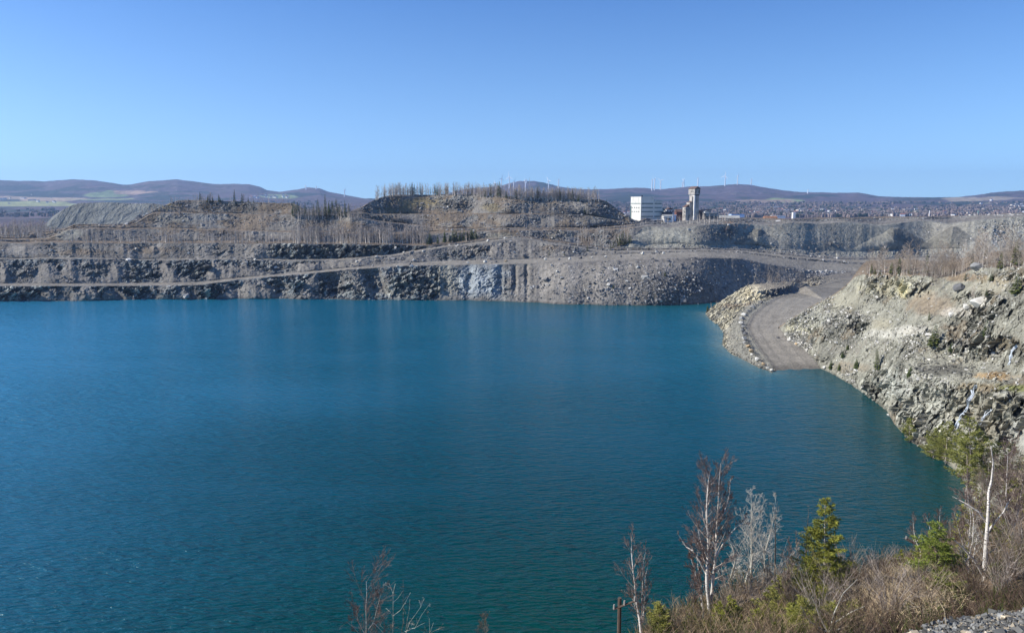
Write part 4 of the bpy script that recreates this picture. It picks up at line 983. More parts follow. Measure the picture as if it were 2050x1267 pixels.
# ---- prototypes for the far trees (trunk + twigs), unit = metres, about 8 m high
def far_bare(seed, h=8, limbs=16, sub=3, spread=.22, thick=.065, trunk_r=.15):
    rng = np.random.default_rng(seed)
    t = Seg(); w = Seg(); p = np.zeros(3); lean = rng.normal(0, .04, 2); pts = [p]
    for i in range(5):
        p = p + np.array([lean[0] + rng.normal(0, .02), lean[1] + rng.normal(0, .02), 1]) * h / 5 * (1 if i < 4 else .9); pts.append(p)
    for i in range(5): t.add(pts[i], pts[i + 1], trunk_r * (1 - i / 5.4), trunk_r * (1 - (i + 1) / 5.4))
    for j in range(limbs):
        f = .22 + .74 * (j + rng.random()) / limbs; i = min(int(f * 5), 4); b = pts[i] + (pts[i + 1] - pts[i]) * (f * 5 - i)
        a = rng.uniform(0, 6.28); L = h * spread * (1.25 - .9 * f) * rng.uniform(.7, 1.2); e_ = rng.uniform(.6, 1.3)
        q = b + nrm(np.array([math.cos(a), math.sin(a), e_])) * L; w.add(b, q, thick, thick * .4)
        for s in range(sub):
            g = rng.uniform(.3, .95); b2 = b + (q - b) * g; a2 = a + rng.uniform(-1.2, 1.2)
            w.add(b2, b2 + nrm(np.array([math.cos(a2), math.sin(a2), rng.uniform(.6, 1.8)])) * L * .5 * rng.uniform(.6, 1.2), thick * .6, thick * .25)
    return t.mesh(3), w.mesh(3)
FARB = [far_bare(300 + k, 8, 15 + 2 * (k % 3), 3, (.20, .26, .32)[k % 3]) for k in range(6)]
MIDB = [far_bare(330 + k, 8, 34, 8, (.20, .26, .32)[k % 3], .022, .05) for k in range(6)]
def proto_objs(name, parts, mats, names):
    e = empty(name, (0, 0, 0)); 
    for (V, Fq), m, nme in zip(parts, mats, names): mesh_obj(nme, V, Fq, m, None, e)
    return e
PB = [proto_objs('bare_tree', q, (M_BARKP if k % 2 else M_BARKG, M_TWIG), ('trunk', 'twigs')) for k, q in enumerate(FARB)]
PM = [proto_objs('bare_tree', q, (M_BARKP if k == 1 else M_BARKG, M_TWIG if k % 2 else M_TWIGB), ('trunk', 'twigs')) for k, q in enumerate(MIDB)]
# ---- far conifer
def conifer_mesh(seed, h=8, tiers=13, blades=8, rad=1.3, fat=1.0, c0=(.035, .06, .022), c1=(.10, .14, .05), gap=.12):
    rng = np.random.default_rng(seed); V = []; T = []; C = []; n = 0
    for i in range(tiers):
        f = gap + (1 - gap) * i / tiers; z = h * f; r = rad * (1 - f) ** .85 * (1.05 - .3 * (i == 0)) + .08
        for k in range(blades):
            if rng.random() < .12: continue
            a = 6.283 * (k + rng.uniform(-.3, .3)) / blades + i * .7; rr = r * rng.uniform(.65, 1.15); dz = -rr * rng.uniform(.15, .45)
            d = np.array([math.cos(a), math.sin(a), 0]); s = np.array([-d[1], d[0], 0]) * rr * .30 * fat
            b = np.array([0, 0, z + .25]); tip = b + d * rr + np.array([0, 0, dz]); m = b + d * rr * .55 + np.array([0, 0, dz * .3 + .06])
            V += [b, m + s, tip, m - s, m + np.array([0, 0, -.28 * fat])]; T += [(n, n + 1, n + 2), (n, n + 2, n + 3), (n, n + 4, n + 1), (n + 1, n + 4, n + 2), (n, n + 3, n + 4), (n + 3, n + 2, n + 4)]
            cc = np.array(c0) + (np.array(c1) - np.array(c0)) * rng.random(); C += [cc] * 5; n += 5
    return np.array(V), np.array(T), np.array(C)
PC = []
for k in range(6):
    e = empty('conifer', (0, 0, 0)); rad = (1.0, 1.35, 1.7)[k % 3]
    mesh_obj('trunk', *tubes([(0, 0, 0)], [(0, 0, 7.9)], [.12], [.02], 5), M_BARKG, None, e)
    V, T, C = conifer_mesh(400 + k, 8, 14, 9, rad, 1.1, (.04, .06, .02), (.11, .14, .045) if k % 2 else (.17, .19, .06)); mesh_obj('foliage', V, T, M_LEAF, C, e)
    PC.append(e)
used = {}
def put(proto, loc, h, label, group, cat, hp=8.0, name=None, wide=1.0):
    o = proto if id(proto) not in used else copy_tree(proto)
    used[id(proto)] = 1
    o.location = loc; s = h / hp; o.scale = (s * wide, s * wide, s); o.rotation_euler = (random.gauss(0, .05), random.gauss(0, .05), random.uniform(0, 6.28))
    tag(o, label, cat, group); return o

# ---- sample places for bare trees: (region name, list of (point, height))
r2 = np.random.default_rng(5)
def band_pts(n, u0, u1, v0, v1, on='A', vfun=None, hmin=4, hmax=8, sink=.2):
    out = []; tries = 0
    while len(out) < n and tries < n * 5:
        tries += 1; u = r2.uniform(u0, u1); v = r2.uniform(v0, v1) + (0 if vfun is None else vfun(u))
        h = hit(u, v, on)
        if h is not None and h.z > 1 and h.y < 1000: 
            if on == 'A' and float(vnoise(np.array([[u * .06, v * .05, .5]]), 77)[0]) < -.15 and r2.random() < .45: continue
            out.append((h - Vector((0, 0, sink)), hmin * .7 + (hmax * 1.12 - hmin * .7) * r2.random() ** 1.7))
    return out
crestA = bA[-1]['v']
def vcrest(u): return float(np.interp(u, [p[0] for p in crestA], [p[1] for p in crestA]))
reg = {}
reg['hilltop'] = band_pts(165, 1735, 2075, 0, 9, 'B', lambda u: float(np.interp(u, [1735,1860,1909,1956,2080],[547,550,549,533,531])), 4.5, 10.5)
reg['hillslope'] = band_pts(34, 1815, 1975, 560, 650, 'B', None, 2.5, 6) + band_pts(10, 1740, 1770, 690, 735, 'B', None, 2, 4) + band_pts(12, 1700, 1740, 690, 715, 'B', None, 2, 3.5)
reg['spit'] = band_pts(16, 1535, 1595, 565, 570, 'S', None, 3, 7) + band_pts(5, 1412, 1440, 605, 622, 'S', None, 2, 4)
reg['mound'] = band_pts(1300, 750, 1200, -1, 5, 'A', vcrest, 5, 10.5) 
reg['bench'] = band_pts(700, 590, 862, 472, 489, 'A', None, 6, 11) + band_pts(330, 130, 600, 480, 488, 'A', None, 4, 9)
reg['col'] = band_pts(260, 585, 725, 427, 441, 'A', None, 4, 9)
reg['tiers'] = band_pts(150, 700, 960, 430, 460, 'A', None, 3, 6) + band_pts(110, 330, 700, 440, 462, 'A', None, 2, 5) + band_pts(60, 300, 520, 404, 425, 'A', None, 2.5, 5) + band_pts(90, 330, 600, -1, 5, 'A', vcrest, 3, 7) + band_pts(30, 265, 360, 405, 450, 'A', None, 3, 6)
reg['ravine'] = band_pts(120, 1150, 1262, 468, 498, 'A', None, 4, 8) + band_pts(30, 860, 960, 476, 485, 'A', None, 3, 8) + band_pts(50, 940, 1160, 452, 461, 'A', None, 2, 5)
reg['plant'] = band_pts(150, 1318, 1455, 440, 450, 'A', None, 2.5, 7) + band_pts(45, 1240, 1320, 438, 450, 'A', None, 2, 5)
names_ = dict(
 hilltop=('bare leafless tree standing on the flat top of the right hillside', 'bare trees on the right hilltop'),
 hillslope=('thin bare sapling growing on the slope of the right hillside', 'saplings on the right hillside'),
 spit=('small brown bare tree on the low plateau of the spit', 'bare trees on the spit'),
 mound=('bare tree on the crest of the big spoil mound left of the mine buildings', 'bare trees on the spoil mound crest'),
 bench=('pale bare tree on the middle bench above the cliffs of the left quarry wall', 'bare trees on the quarry bench'),
 col=('bare tree in the saddle between the two spoil mounds', 'bare trees in the saddle'),
 tiers=('thin bare tree on the stepped left spoil tiers', 'bare trees on the left tiers'),
 ravine=('bare tree in the hollow below the spoil mound near the main haul road', 'bare trees in the hollow'),
 plant=('bare tree on the plateau in front of the mine buildings', 'bare trees by the mine buildings'))
quota = dict(hilltop=125, hillslope=40, spit=16, mound=42, bench=40, col=12, tiers=10, ravine=14, plant=14)
rest = []
for k, L in reg.items():
    L = sorted(L, key=lambda q: -q[1] / q[0].length) if k not in ('hillslope',) else L
    for i, (p, hgt) in enumerate(L):
        if i < quota[k]:
            pr = random.choice(PM if k in ('hilltop', 'hillslope', 'spit') else PB)
            put(pr, p, hgt, names_[k][0], names_[k][1], 'tree')
        else: rest.append((p, hgt))
# left woodland behind the tiers, and the reddish scrub behind the right rim
for _ in range(2600):
    u = r2.uniform(-80, 330); D = 560 + 420 * r2.random() ** 1.3; a, _t = ray(u, 470); z = ground(float(a) * D, D, 'AD')
    if u > 95 and D < 640: continue
    rest.append((Vector((float(a) * D, D, z - .2)), r2.uniform(6, 11)))
def merge_trees(lst, protos, cols, rng, wide=1.0):
    VV_, FF_, CC_ = [], [], []; o_ = 0
    for p, hgt in lst:
        k = rng.integers(len(protos)); s = hgt / 8; a = rng.uniform(0, 6.28); ca, sa = math.cos(a), math.sin(a); R = np.array([[ca, -sa, 0], [sa, ca, 0], [0, 0, 1]]) * s
        tint = 1 + rng.uniform(-.28, .28)
        for (V, Fq), cl_ in zip(protos[k], cols):
            VV_.append(V @ R.T + np.array(p)); FF_.append(Fq + o_); o_ += len(V); CC_.append(np.tile(np.array(cl_) * tint, (len(V), 1)))
    return np.concatenate(VV_), np.concatenate(FF_), np.concatenate(CC_)
V, Fq, C = merge_trees(rest, [far_bare(360 + k, 8, 11, 2, (.20, .26, .32)[k % 3]) for k in range(6)], ((.60, .54, .46), (.38, .32, .27)), r2)
o = mesh_obj('bare_woodland', V, Fq, M_LEAF, C); tag(o, 'bare leafless woodland covering the benches and the low ground at the left', kind='stuff')

# ---- conifers
con = []
def cput(u, v, hpx, on, label, group, wide=1.0, D=None):
    h = hit(u, v, on) if D is None else None
    if D is not None:
        a, t = ray(u, v); h = Vector((float(a) * D, D, ground(float(a) * D, D, 'AD')))
    if h is None: return
    hh = hpx * h.y / F; put(random.choice(PC), h - Vector((0, 0, .2)), hh, label, group, 'conifer', 8.0, None, wide)
for x, hp in [(83,14),(170,20),(290,26),(390,14),(530,18),(845,20),(1120,14),(1183,20),(1298,14),(1370,20),(1325,13),(1443,12),(1470,12),(1738,9),(1860,8)]:
    u = 960 + x / 7.32; cput(u, vcrest(u) + 2 + random.uniform(0, 3), hp * 1.25, 'A', 'dark pointed conifer on the crest of the spoil mound behind the dark rubble', 'conifers on the spoil mound crest')
for x, hp in [(1325,14),(1355,20),(1375,18),(1425,20),(1505,13),(1537,18),(1560,16),(1585,14),(1625,14),(1640,15),(1705,13),(1830,12),(1937,16),(1980,22),(2035,18),(1140,10)]:
    u = 480 + x / 3.942; cput(u, vcrest(u) + 2 + random.uniform(0, 2), hp * 1.25, 'A', 'dark pointed conifer on the grassy west end of the spoil mound', 'conifers on the west end of the mound')
for i in range(34):
    u = random.gauss(650, 32); u = min(max(u, 585), 722); cput(u, random.uniform(427, 437), random.uniform(14, 30), 'A', 'slim conifer in the grove between the two spoil mounds', 'conifers in the saddle grove')
cput(652, 433, 44, 'A', 'tallest dark spruce in the grove between the spoil mounds', None)
cput(692, 434, 34, 'A', 'second tallest spruce at the right of the saddle grove', None)
for i in range(40):
    u = random.uniform(850, 962); cput(u, np.interp(u, [856,960],[491,479]), random.uniform(14, 27), 'A', 'dark green conifer in the clump above the ramp road', 'conifers above the ramp road', 1.15)
for u, v, hp in [(1240,493,26),(1246,492,30),(1252,491,27),(1234,497,28),(1259,489,22),(1228,497,18),(1262,487,18),(1222,500,14)]:
    cput(u, v, hp, 'A', 'bushy conifer in the hollow beside the pale grey spoil fan', 'conifers beside the spoil fan', 1.3)
for x, y, hp in [(1585,235,14),(1640,250,13),(1655,250,12),(1735,250,14),(1850,255,22),(1912,255,16),(1680,250,10),(1960,250,9),(2000,255,9)]:
    cput(x / 3.942, 340 + y / 3.942 + 2, hp * 1.25, 'A', 'conifer on the top of the left spoil mound', 'conifers on the left mound', 1.2)
for x, y, hp in [(1195,530,8),(1520,570,13),(2030,580,9),(610,495,12),(130,575,9)]:
    cput((x / 3.942) if x > 700 else 480 + x / 3.942, 340 + y / 3.942, hp, 'A', 'single green conifer among the bare trees on the left tiers', 'lone conifers on the left tiers')
for i in range(30):
    u = random.uniform(-20, 300); cput(u, 450, random.uniform(12, 24), 'A', 'dark conifer rising above the bare woodland at the far left', 'conifers in the left woodland', 1.3, random.uniform(700, 900) if u > 90 else random.uniform(590, 850))
for x, y, hp in [(800,850,17),(825,850,12),(870,852,10),(960,852,20),(1030,855,28),(1110,850,17),(1240,850,32),(1320,850,14),(1385,850,16),(1470,850,12),(1617,790,28),(1857,810,28),(1990,790,38),(2020,780,25),(1735,700,18)]:
    cput(1550 + x / 4.1, 342 + y / 4.1, hp * 1.35, 'B', 'green conifer among the bare trees on the flat top of the right hillside', 'conifers on the right hilltop', 1.3)
for u, v, hp, w_, L in [(1973,675,30,1.9,'round dark green young pine on the right hillside below the white boulder'),(1867,696,38,1.7,'airy young pine on a ledge in the middle of the right hillside'),(1903,704,18,2.6,'low spreading green shrub right of the ledge pine'),(1756,741,34,1.5,'bright green young conifer on the lower right hillside'),(1715,738,18,1.6,'small conifer left of the bright green one low on the hillside'),
    (1687,714,10,2,'tiny round conifer above the water near the road end'),(1697,698,9,2,'tiny round conifer beside bare saplings near the road end'),(1821,755,20,1.6,'faint yellow green conifer among pale rocks'),(1663,738,16,1.6,'yellow green shrub at the waterline beside the haul road'),(1680,740,12,1.6,'second yellow green shrub at the waterline near the haul road'),
    (2035,590,34,1.6,'broad conifer at the right edge of the upper hillside'),(1932,560,12,2.2,'low green shrub under the hilltop trees'),(1985,560,12,2.4,'low dark shrub on the open slope below the hilltop trees'),(1975,590,12,2.2,'dark shrub right of the long dark slab boulder'),(1860,640,16,1.0,'small conifer in the brown scrub of the hillside')]:
    cput(u, v + 2, hp * 1.35, 'B', L, None, w_ * 1.1)
for u, v, hp in [(1176,503,14),(1099,511,9),(1148,500,9),(1130,512,8),(1332,553,12),(1208,548,9),(1228,578,11),(1341,532,8),(1170,427,10),(1417,622,12)]:
    cput(u, v, hp, 'SA', 'small yellow green conifer alone on the far scree slopes', 'scattered young conifers on the scree', 1.5)
for pr in PB + PM + PC:
    if id(pr) not in used:
        for ch in list(pr.children): bpy.data.objects.remove(ch)
        bpy.data.objects.remove(pr)
#PART3
# ------------------------------------------------------------------ the mine plant on the plateau
M_CONC = mat_flat('pale_cladding', (.62, .62, .57), .8, 0, .12, .15)
M_BAND = mat_flat('green_window_band', (.10, .16, .16), .4, 0, .2, .3, 0, .5)
M_GLASS = mat_flat('dark_glazing', (.03, .045, .05), .3, 0, .2, .3, 0, .6)
M_OLD = mat_flat('weathered_concrete', (.36, .34, .31), .95, 0, .45, .25)
M_OLDR = mat_flat('rust_stained_roof', (.13, .085, .07), .9, 0, .4, .3)
M_RUST = mat_flat('rusty_sheet', (.16, .07, .055), .9, 0, .35, .3)
M_DARK = mat_flat('dark_steel', (.035, .04, .055), .7, 0, .3, .3)
M_NAVY = mat_flat('dark_blue_roof', (.05, .065, .10), .7, 0, .2, .3)
M_WHITE = mat_flat('white_wall', (.72, .71, .68), .8, 0, .1, .3)
M_TIN = mat_flat('grey_tin_roof', (.36, .36, .33), .6, 0, .2, .2)
M_BLUE = mat_flat('pale_blue_tank', (.45, .58, .78), .6, 0, .1, .3)
M_ORNG = mat_flat('orange_earth', (.28, .15, .09), .9, 0, .2, .3)
M_STEEL = mat_flat('turbine_white', (.75, .77, .80), .5, 0, .03, .1)
K = 740 / F
RZ = math.radians(20)
def site(u, v, D=740):
    p = at_depth(u, v, D); return p
def framed(name, u, v, label, cat, D=740, rz=RZ, group=None):
    p = at_depth(u, v, D); e = empty(name, p, rz); tag(e, label, cat, group); return e
# mill: local x along the wide shaded face, y away from us, origin at the near corner base
mill = framed('mill_building', 1282.5, 440, 'tall white concrete mill building with green window bands on the plateau', 'building')
wd_, dp, hT, hL, wl = 13.6, 20, 21.2, 17.0, 9.8
MB().box(0, wd_, 0, dp, -2, hT).build('tall_block', M_CONC, mill)
MB().box(wd_, wd_ + wl, .6, dp - 2, -2, hL).build('lower_block', M_CONC, mill)
MB().box(-.15, wd_ + .15, -.15, dp + .15, hT, hT + .35).build('parapet', M_WHITE, mill)
MB().box(5, 6.2, 8, 9.4, hT + .35, hT + 1.6).build('roof_vent', M_DARK, mill)
MB().box(wd_ + .01, wd_ + wl, .5, dp - 2, hL, hL + .3).build('lower_roof', M_BAND, mill)
for z in (3.0, 7.6, 11.4, 15.2):
    MB().box(.6, wd_ - .5, -.12, .05, z - .55, z + .45).build('window_band', M_BAND, mill)
    MB().box(wd_ + 1.4, wd_ + wl - .7, .45, .65, z - .55, z + .45).build('window_band', M_BAND, mill)
MB().box(-.12, .05, .5, dp - .5, 14.8, 15.5).build('window_band', M_BAND, mill)
for z in (7.4, 11.2):
    for k in range(4): MB().box(-.12, .05, 3 + 4.3 * k, 4.6 + 4.3 * k, z - .55, z + .55).build('window', M_GLASS, mill)
for y in (5, 10, 14): MB().box(-.1, .05, y, y + .15, 15.6, hT - .6).build('panel_joint', M_BAND, mill)
MB().box(-.5, 0, dp - 1.5, dp, 0, 13).build('stair_shaft', M_BAND, mill)
# headframe: stepped concrete tower with gabled penthouse
hf = framed('headframe_tower', 1388.5, 441, 'tall weathered concrete mine headframe tower with gabled penthouse', 'headframe', rz=math.radians(24))
MB().box(0.3, 5.6, 0, 8, -2, 23.6).build('shaft', M_OLD, hf)
MB().box(-.7, .6, -.9, .3, -2, 23.4).build('buttress', M_WHITE, hf)
MB().box(-.2, 6.2, -.6, 9, 24.0, 29.4).build('penthouse', M_OLD, hf)
MB().box(.2, 5.4, -.35, .5, 23.0, 24.0).build('penthouse_shadow_gap', M_DARK, hf)
MB().prism([(-.6, 29.4), (6.6, 29.4), (3.0, 31.8)], -1.0, 9.4).build('gable_roof', M_OLDR, hf)
MB().box(4.2, 5.6, -.75, -.5, 25.3, 28.2).build('penthouse_opening', M_GLASS, hf)
for y in (1.5, 4.2): MB().box(-.32, -.15, y, y + 1, 26.3, 27.6).build('penthouse_window', M_GLASS, hf)
MB().box(-3.6, .3, 1.6, 7, -2, 16.8).build('middle_block', M_OLD, hf)
MB().prism([(-3.9, 16.8), (.29, 16.8), (.29, 18.0)], 1.3, 7.3).build('middle_roof', M_OLDR, hf)
MB().box(-7.6, -3.6, 2.6, 7.5, -2, 12.2).build('stepped_block', M_OLD, hf)
MB().prism([(-7.9, 12.2), (-3.61, 12.2), (-3.61, 14.8)], 2.3, 7.8).build('sloping_roof', M_OLDR, hf)
MB().box(-1.8, .3, .9, 1.6, 16.8, 22.2).build('upper_block', M_OLD, hf)
for z in (4, 7, 10): MB().box(-7.75, -7.55, 3.2, 4.2, z, z + 1.2).build('window', M_GLASS, hf)
for x in (-6.6, -5.2): MB().box(x, x + .5, 2.45, 2.62, 9.6, 10.9).build('window', M_GLASS, hf)
lat = MB()
for k in range(6):
    z0, z1 = -1 + 4 * k, 3 + 4 * k
    x0, x1 = 9.4 - .62 * k, 8.78 - .62 * k
    lat.bar((x0, 3, z0), (x1, 3, z1), .22, 4); lat.bar((5.6, 3, z1), (x1, 3, z1), .14, 4); lat.bar((5.6, 3, z0), (x1, 3, z1), .12, 4)
lat.build('steel_leg', M_DARK, hf)
def block(name, u0, u1, v0, v1, dep, mat, label, cat, D=740, roof=None, rmat=None, rz=0.0, win=0, y0=0):
    """a plain-walled building seen between two pixels columns, base v1, eaves v0"""
    e = framed(name, u0, v1, label, cat, D, rz); w = (u1 - u0) * D / F; h = (v1 - v0) * D / F
    MB().box(0, w, 0, dep, -2, h).build('wall', mat, e)
    if roof == 'gable':
        MB().prism([(-.4, h), (w + .4, h), (w / 2, h + w * .22)], -.4, dep + .4).build('roof', rmat, e)
    elif roof == 'side':
        r_ = MB(); v_ = np.array([(-.4, -.4, h), (w + .4, -.4, h), (w + .4, dep + .4, h), (-.4, dep + .4, h), (-.4, dep / 2, h + dep * .25), (w + .4, dep / 2, h + dep * .25)]); r_.V.append(v_); r_.F += [[0, 1, 5, 4], [3, 4, 5, 2], [0, 4, 3], [1, 2, 5], [0, 3, 2, 1]]; r_.n = 6; r_.build('roof', rmat, e)
    elif roof == 'flat': MB().box(-.5, w + .5, -.5, dep + .5, h, h + .6).build('roof', rmat, e)
    for k in range(win):
        x = w * (k + .5) / win; MB().box(x - w * .16 / win * 2, x + w * .16 / win * 2, -.12, .05, h * .4, h * .68).build('window', M_GLASS, e)
    return e
block('shed', 1328.5, 1346, 433, 446, 6, M_WHITE, 'small white gabled shed just right of the mill building', 'shed', 728, 'side', M_TIN, .1, 1)
block('annex', 1329, 1334, 437, 450, 3, M_WHITE, 'narrow white annex standing in front of the small white shed', 'shed', 724, 'flat', M_TIN, .15)
block('conveyor_gallery', 1326.5, 1346, 425.5, 428, 4, M_DARK, 'dark flat conveyor gallery above the small white shed', 'conveyor', 745, 'flat', M_NAVY)
cv = framed('conveyor', 1327.5, 418.5, 'dark inclined conveyor leaning against the right side of the mill', 'conveyor', 746, 0)
MB().bar((0, 0, 0), (5.2, 0, -4.4), .55, 4).build('belt_housing', M_DARK, cv)
for x in (1.5, 3.6): MB().bar((x, 0, -x * .85), (x, 0, -12), .12, 4).build('support', M_DARK, cv)
block('crusher_house', 1334, 1350, 420, 427, 8, M_WHITE, 'white house with broken gable roof behind the conveyor', 'building', 780, 'gable', M_OLDR, .1, 3)
block('tank', 1346.5, 1353.5, 431.5, 440, 3.3, M_BLUE, 'pale blue block tank between the white shed and the rusty hall', 'tank', 735, 'flat', M_WHITE)
block('rusty_hall', 1354, 1372, 424.5, 440, 10, M_RUST, 'long rust red sheet metal hall left of the headframe', 'hall', 765, 'side', M_OLDR)
block('rubble_building', 1398, 1406, 423, 440, 6, M_OLDR, 'dark brown ruined building against the right foot of the headframe', 'building', 750, 'flat', M_RUST)
block('blue_roofed_hall', 1404, 1423, 421, 438, 10, M_OLD, 'hall with dark navy roof right of the headframe', 'hall', 790, 'flat', M_NAVY, 0, 2)
block('old_workshop', 1412, 1437, 428, 446, 9, M_OLD, 'beige concrete workshop with dark windows right of the headframe', 'building', 750, 'flat', M_TIN, .05, 3)
block('small_hut', 1411, 1418, 424.5, 440, 5, M_WHITE, 'small pale hut with pitched roof in front of the navy roofed hall', 'hut', 770, 'gable', M_TIN)
block('long_warehouse', 1440, 1478, 439, 447, 15, M_OLD, 'long low warehouse with pale tin roof at the plateau edge', 'warehouse', 800, 'side', M_TIN, -.25)
ar = framed('arched_barn', 1466, 450, 'arched open-ended barn with pale curved roof beside the long warehouse', 'barn', 780, -.3)
pr = [(8 * math.cos(t), 5.2 * math.sin(t) + .5) for t in np.linspace(math.pi, 0, 13)]; pr2 = [(7.6 * math.cos(t), 4.8 * math.sin(t) + .5) for t in np.linspace(0, math.pi, 13)]
for i in range(12): pass
mb = MB()
for i in range(12): mb.prism([pr[i], pr[i + 1], pr2[11 - i], pr2[12 - i]], 0, 22)
mb.build('roof', M_TIN, ar); MB().box(-7.4, 7.4, 20, 20.3, -1, 3).build('end_wall', M_DARK, ar); MB().box(-8, -7.5, 0, 22, -2, .6).build('wall', M_OLD, ar)
tr = framed('open_shelter', 1299, 444.5, 'long low open shelter with pale top in front of the mill building', 'shelter', 725, .02)
MB().box(0, 14, 0, 4, 1.6, 2.1).build('roof', M_WHITE, tr)
for k in range(9): MB().box(k * 1.7, k * 1.7 + .5, 0, .5, -1.6, 1.58).build('post', M_DARK, tr)
MB().box(0, 14, 3.6, 3.9, -1.6, 1.58).build('back_wall', M_DARK, tr)
block('silo_tower', 1587.5, 1592.5, 425.5, 437, 9, M_WHITE, 'slim white concrete tower alone at the edge of the town', 'tower', 1700, None, None)
block('orange_stockpile_shed', 1532, 1556, 436.6, 441, 9, M_ORNG, 'long low orange brown shed at the right of the plateau rim', 'shed', 900, 'side', M_ORNG)
block('long_white_hall', 1546, 1572, 432.5, 436, 20, M_WHITE, 'long white factory hall in the town left of the slim tower', 'warehouse', 2300, 'flat', M_WHITE)
block('blue_factory', 1464, 1490, 429, 434, 30, M_BLUE, 'pale blue factory hall in the town above the long warehouse', 'factory', 2300, 'flat', M_NAVY)
mast = framed('smokestack', 1860, 437, 'tall slim pale chimney rising in the town at the right', 'chimney', 2000, 0); MB().bar((0, 0, -5), (0, 0, 20), 1.5, 8, 1.1).build('stack', M_WHITE, mast); MB().bar((0, 0, 20), (0, 0, 21), 1.4, 8).build('rim', M_DARK, mast)
ch = framed('church', 1957, 431, 'church with green pointed spire near the right edge of the plateau', 'church', 2300, 0)
MB().box(-4, 4, 0, 14, -8, 3).build('nave', M_OLD, ch); MB().box(-1.8, 1.8, -3.8, -.2, -8, 7).build('tower', M_OLD, ch)
MB().bar((0, -2, 7), (0, -2, 16), 2.4, 6, .1).build('spire', mat_flat('copper_green', (.16, .28, .24)), ch)
# town houses
M_RF = [mat_flat('house_roof', c_, .8, 0, .1, .1, .2) for c_ in ((.10, .10, .11), (.22, .20, .19), (.25, .12, .09))]
M_WL = [mat_flat('house_wall', c_, .8, 0, .05, .1, .1) for c_ in ((.75, .74, .72), (.55, .50, .42), (.48, .52, .58))]
HP = []
for k, (wn_, rn_) in enumerate((('white', 'dark'), ('beige', 'grey'), ('bluish', 'brown'))):
    for big in (0, 1):
        e = empty('house', (0, 0, 0)); w, d, h = (9, 7, 5) if not big else (26, 14, 5.5)
        MB().box(-w / 2, w / 2, -d / 2, d / 2, -3, h).build('wall', M_WL[k], e)
        r_ = MB(); v_ = np.array([(-w / 2 - .5, -d / 2 - .5, h), (w / 2 + .5, -d / 2 - .5, h), (w / 2 + .5, d / 2 + .5, h), (-w / 2 - .5, d / 2 + .5, h), (-w / 2 - .5, 0, h + d * .35 * (1 - .7 * big)), (w / 2 + .5, 0, h + d * .35 * (1 - .7 * big))])
        r_.V.append(v_); r_.F += [[0, 1, 5, 4], [3, 4, 5, 2], [0, 4, 3], [1, 2, 5], [0, 3, 2, 1]]; r_.n = 6; r_.build('roof', M_RF[k], e)
        HP.append((e, wn_, rn_, big))
r3 = np.random.default_rng(21)
def town(n, u0, u1, v0, v1, where, big=.15, sc=(.8, 1.5)):
    for _ in range(n):
        u = r3.uniform(u0, u1); v = v0 + (v1 - v0) * r3.random() ** .8; h = hit(u, v, 'D')
        if h is None: continue
        e, wn_, rn_, bg_ = HP[r3.choice(6, p=np.array([.5 * (1 - big), .5 * big, .3 * (1 - big), .3 * big, .2 * (1 - big), .2 * big]))]
        s = r3.uniform(*sc)
        o = e if id(e) not in used else copy_tree(e); used[id(e)] = 1
        o.location = h; o.scale = (s, s, s); o.rotation_euler = (0, 0, r3.uniform(-.6, .6))
        kind = 'long low building' if bg_ else 'small house'
        tag(o, '%s %s with %s roof %s' % (wn_, kind, rn_, where), 'house', 'buildings ' + where)
town(120, 1440, 1680, 416, 434, 'in the town behind the mine plateau', .1, (.9, 1.7))
town(62, 1690, 1960, 420, 434, 'in the town right of the slim white tower', .25, (.9, 1.6))
town(24, 1960, 2060, 402, 432, 'on the slope at the far right', .4, (1, 1.7))
town(22, 1215, 1270, 424, 434, 'in the low ground left of the mill', .1, (.8, 1.3))
town(26, 500, 580, 390, 397, 'far behind the left spoil mound', .1, (1.1, 2.0))
town(12, 0, 120, 388, 410, 'among the farm fields at the far left', .3, (1, 1.7))
for e, *_ in HP:
    if id(e) not in used:
        for c_ in list(e.children): bpy.data.objects.remove(c_)
        bpy.data.objects.remove(e)
# tree belts through the town and over the plain, one mass
lst = []
for _ in range(5200):
    u = r3.uniform(1180, 2080) if r3.random() < .8 else r3.uniform(-40, 700); v = r3.uniform(406, 436) if u > 1000 else r3.uniform(404, 440)
    if u < 330 and v < 419: continue
    h = hit(u, v, 'D')
    if h is None or h.y > 6500: continue
    if float(fbm(np.array([[h.x * .004, h.y * .004, 0]]), 950, 3)[0]) < -.12: continue
    lst.append((h, r3.uniform(7, 14)))
V_, F_, C_, o_ = [], [], [], 0
for p, hh in lst:
    k = int(r3.integers(4, 7)); dark = r3.random() < .22; cc = np.array((.035, .055, .035)) if dark else np.array((.21, .17, .15)) * r3.uniform(.8, 1.25)
    for q in range(k):
        cx, cy = r3.normal(0, hh * .35, 2); v = CUBE * (1 + r3.uniform(-.5, .5, (8, 3))) * np.array([hh * .4, hh * .4, hh * r3.uniform(.6, 1)]) + np.array([p.x + cx, p.y + cy, p.z + hh * .35])
        V_.append(v); F_.append(CUBEF + o_); o_ += 8; C_.append(np.tile(cc * r3.uniform(.8, 1.2), (8, 1)))
o = mesh_obj('tree_belts', np.concatenate(V_), np.concatenate(F_), M_LEAF, np.concatenate(C_)); tag(o, 'far wooded belts of brown and dark green trees around the town', kind='stuff')
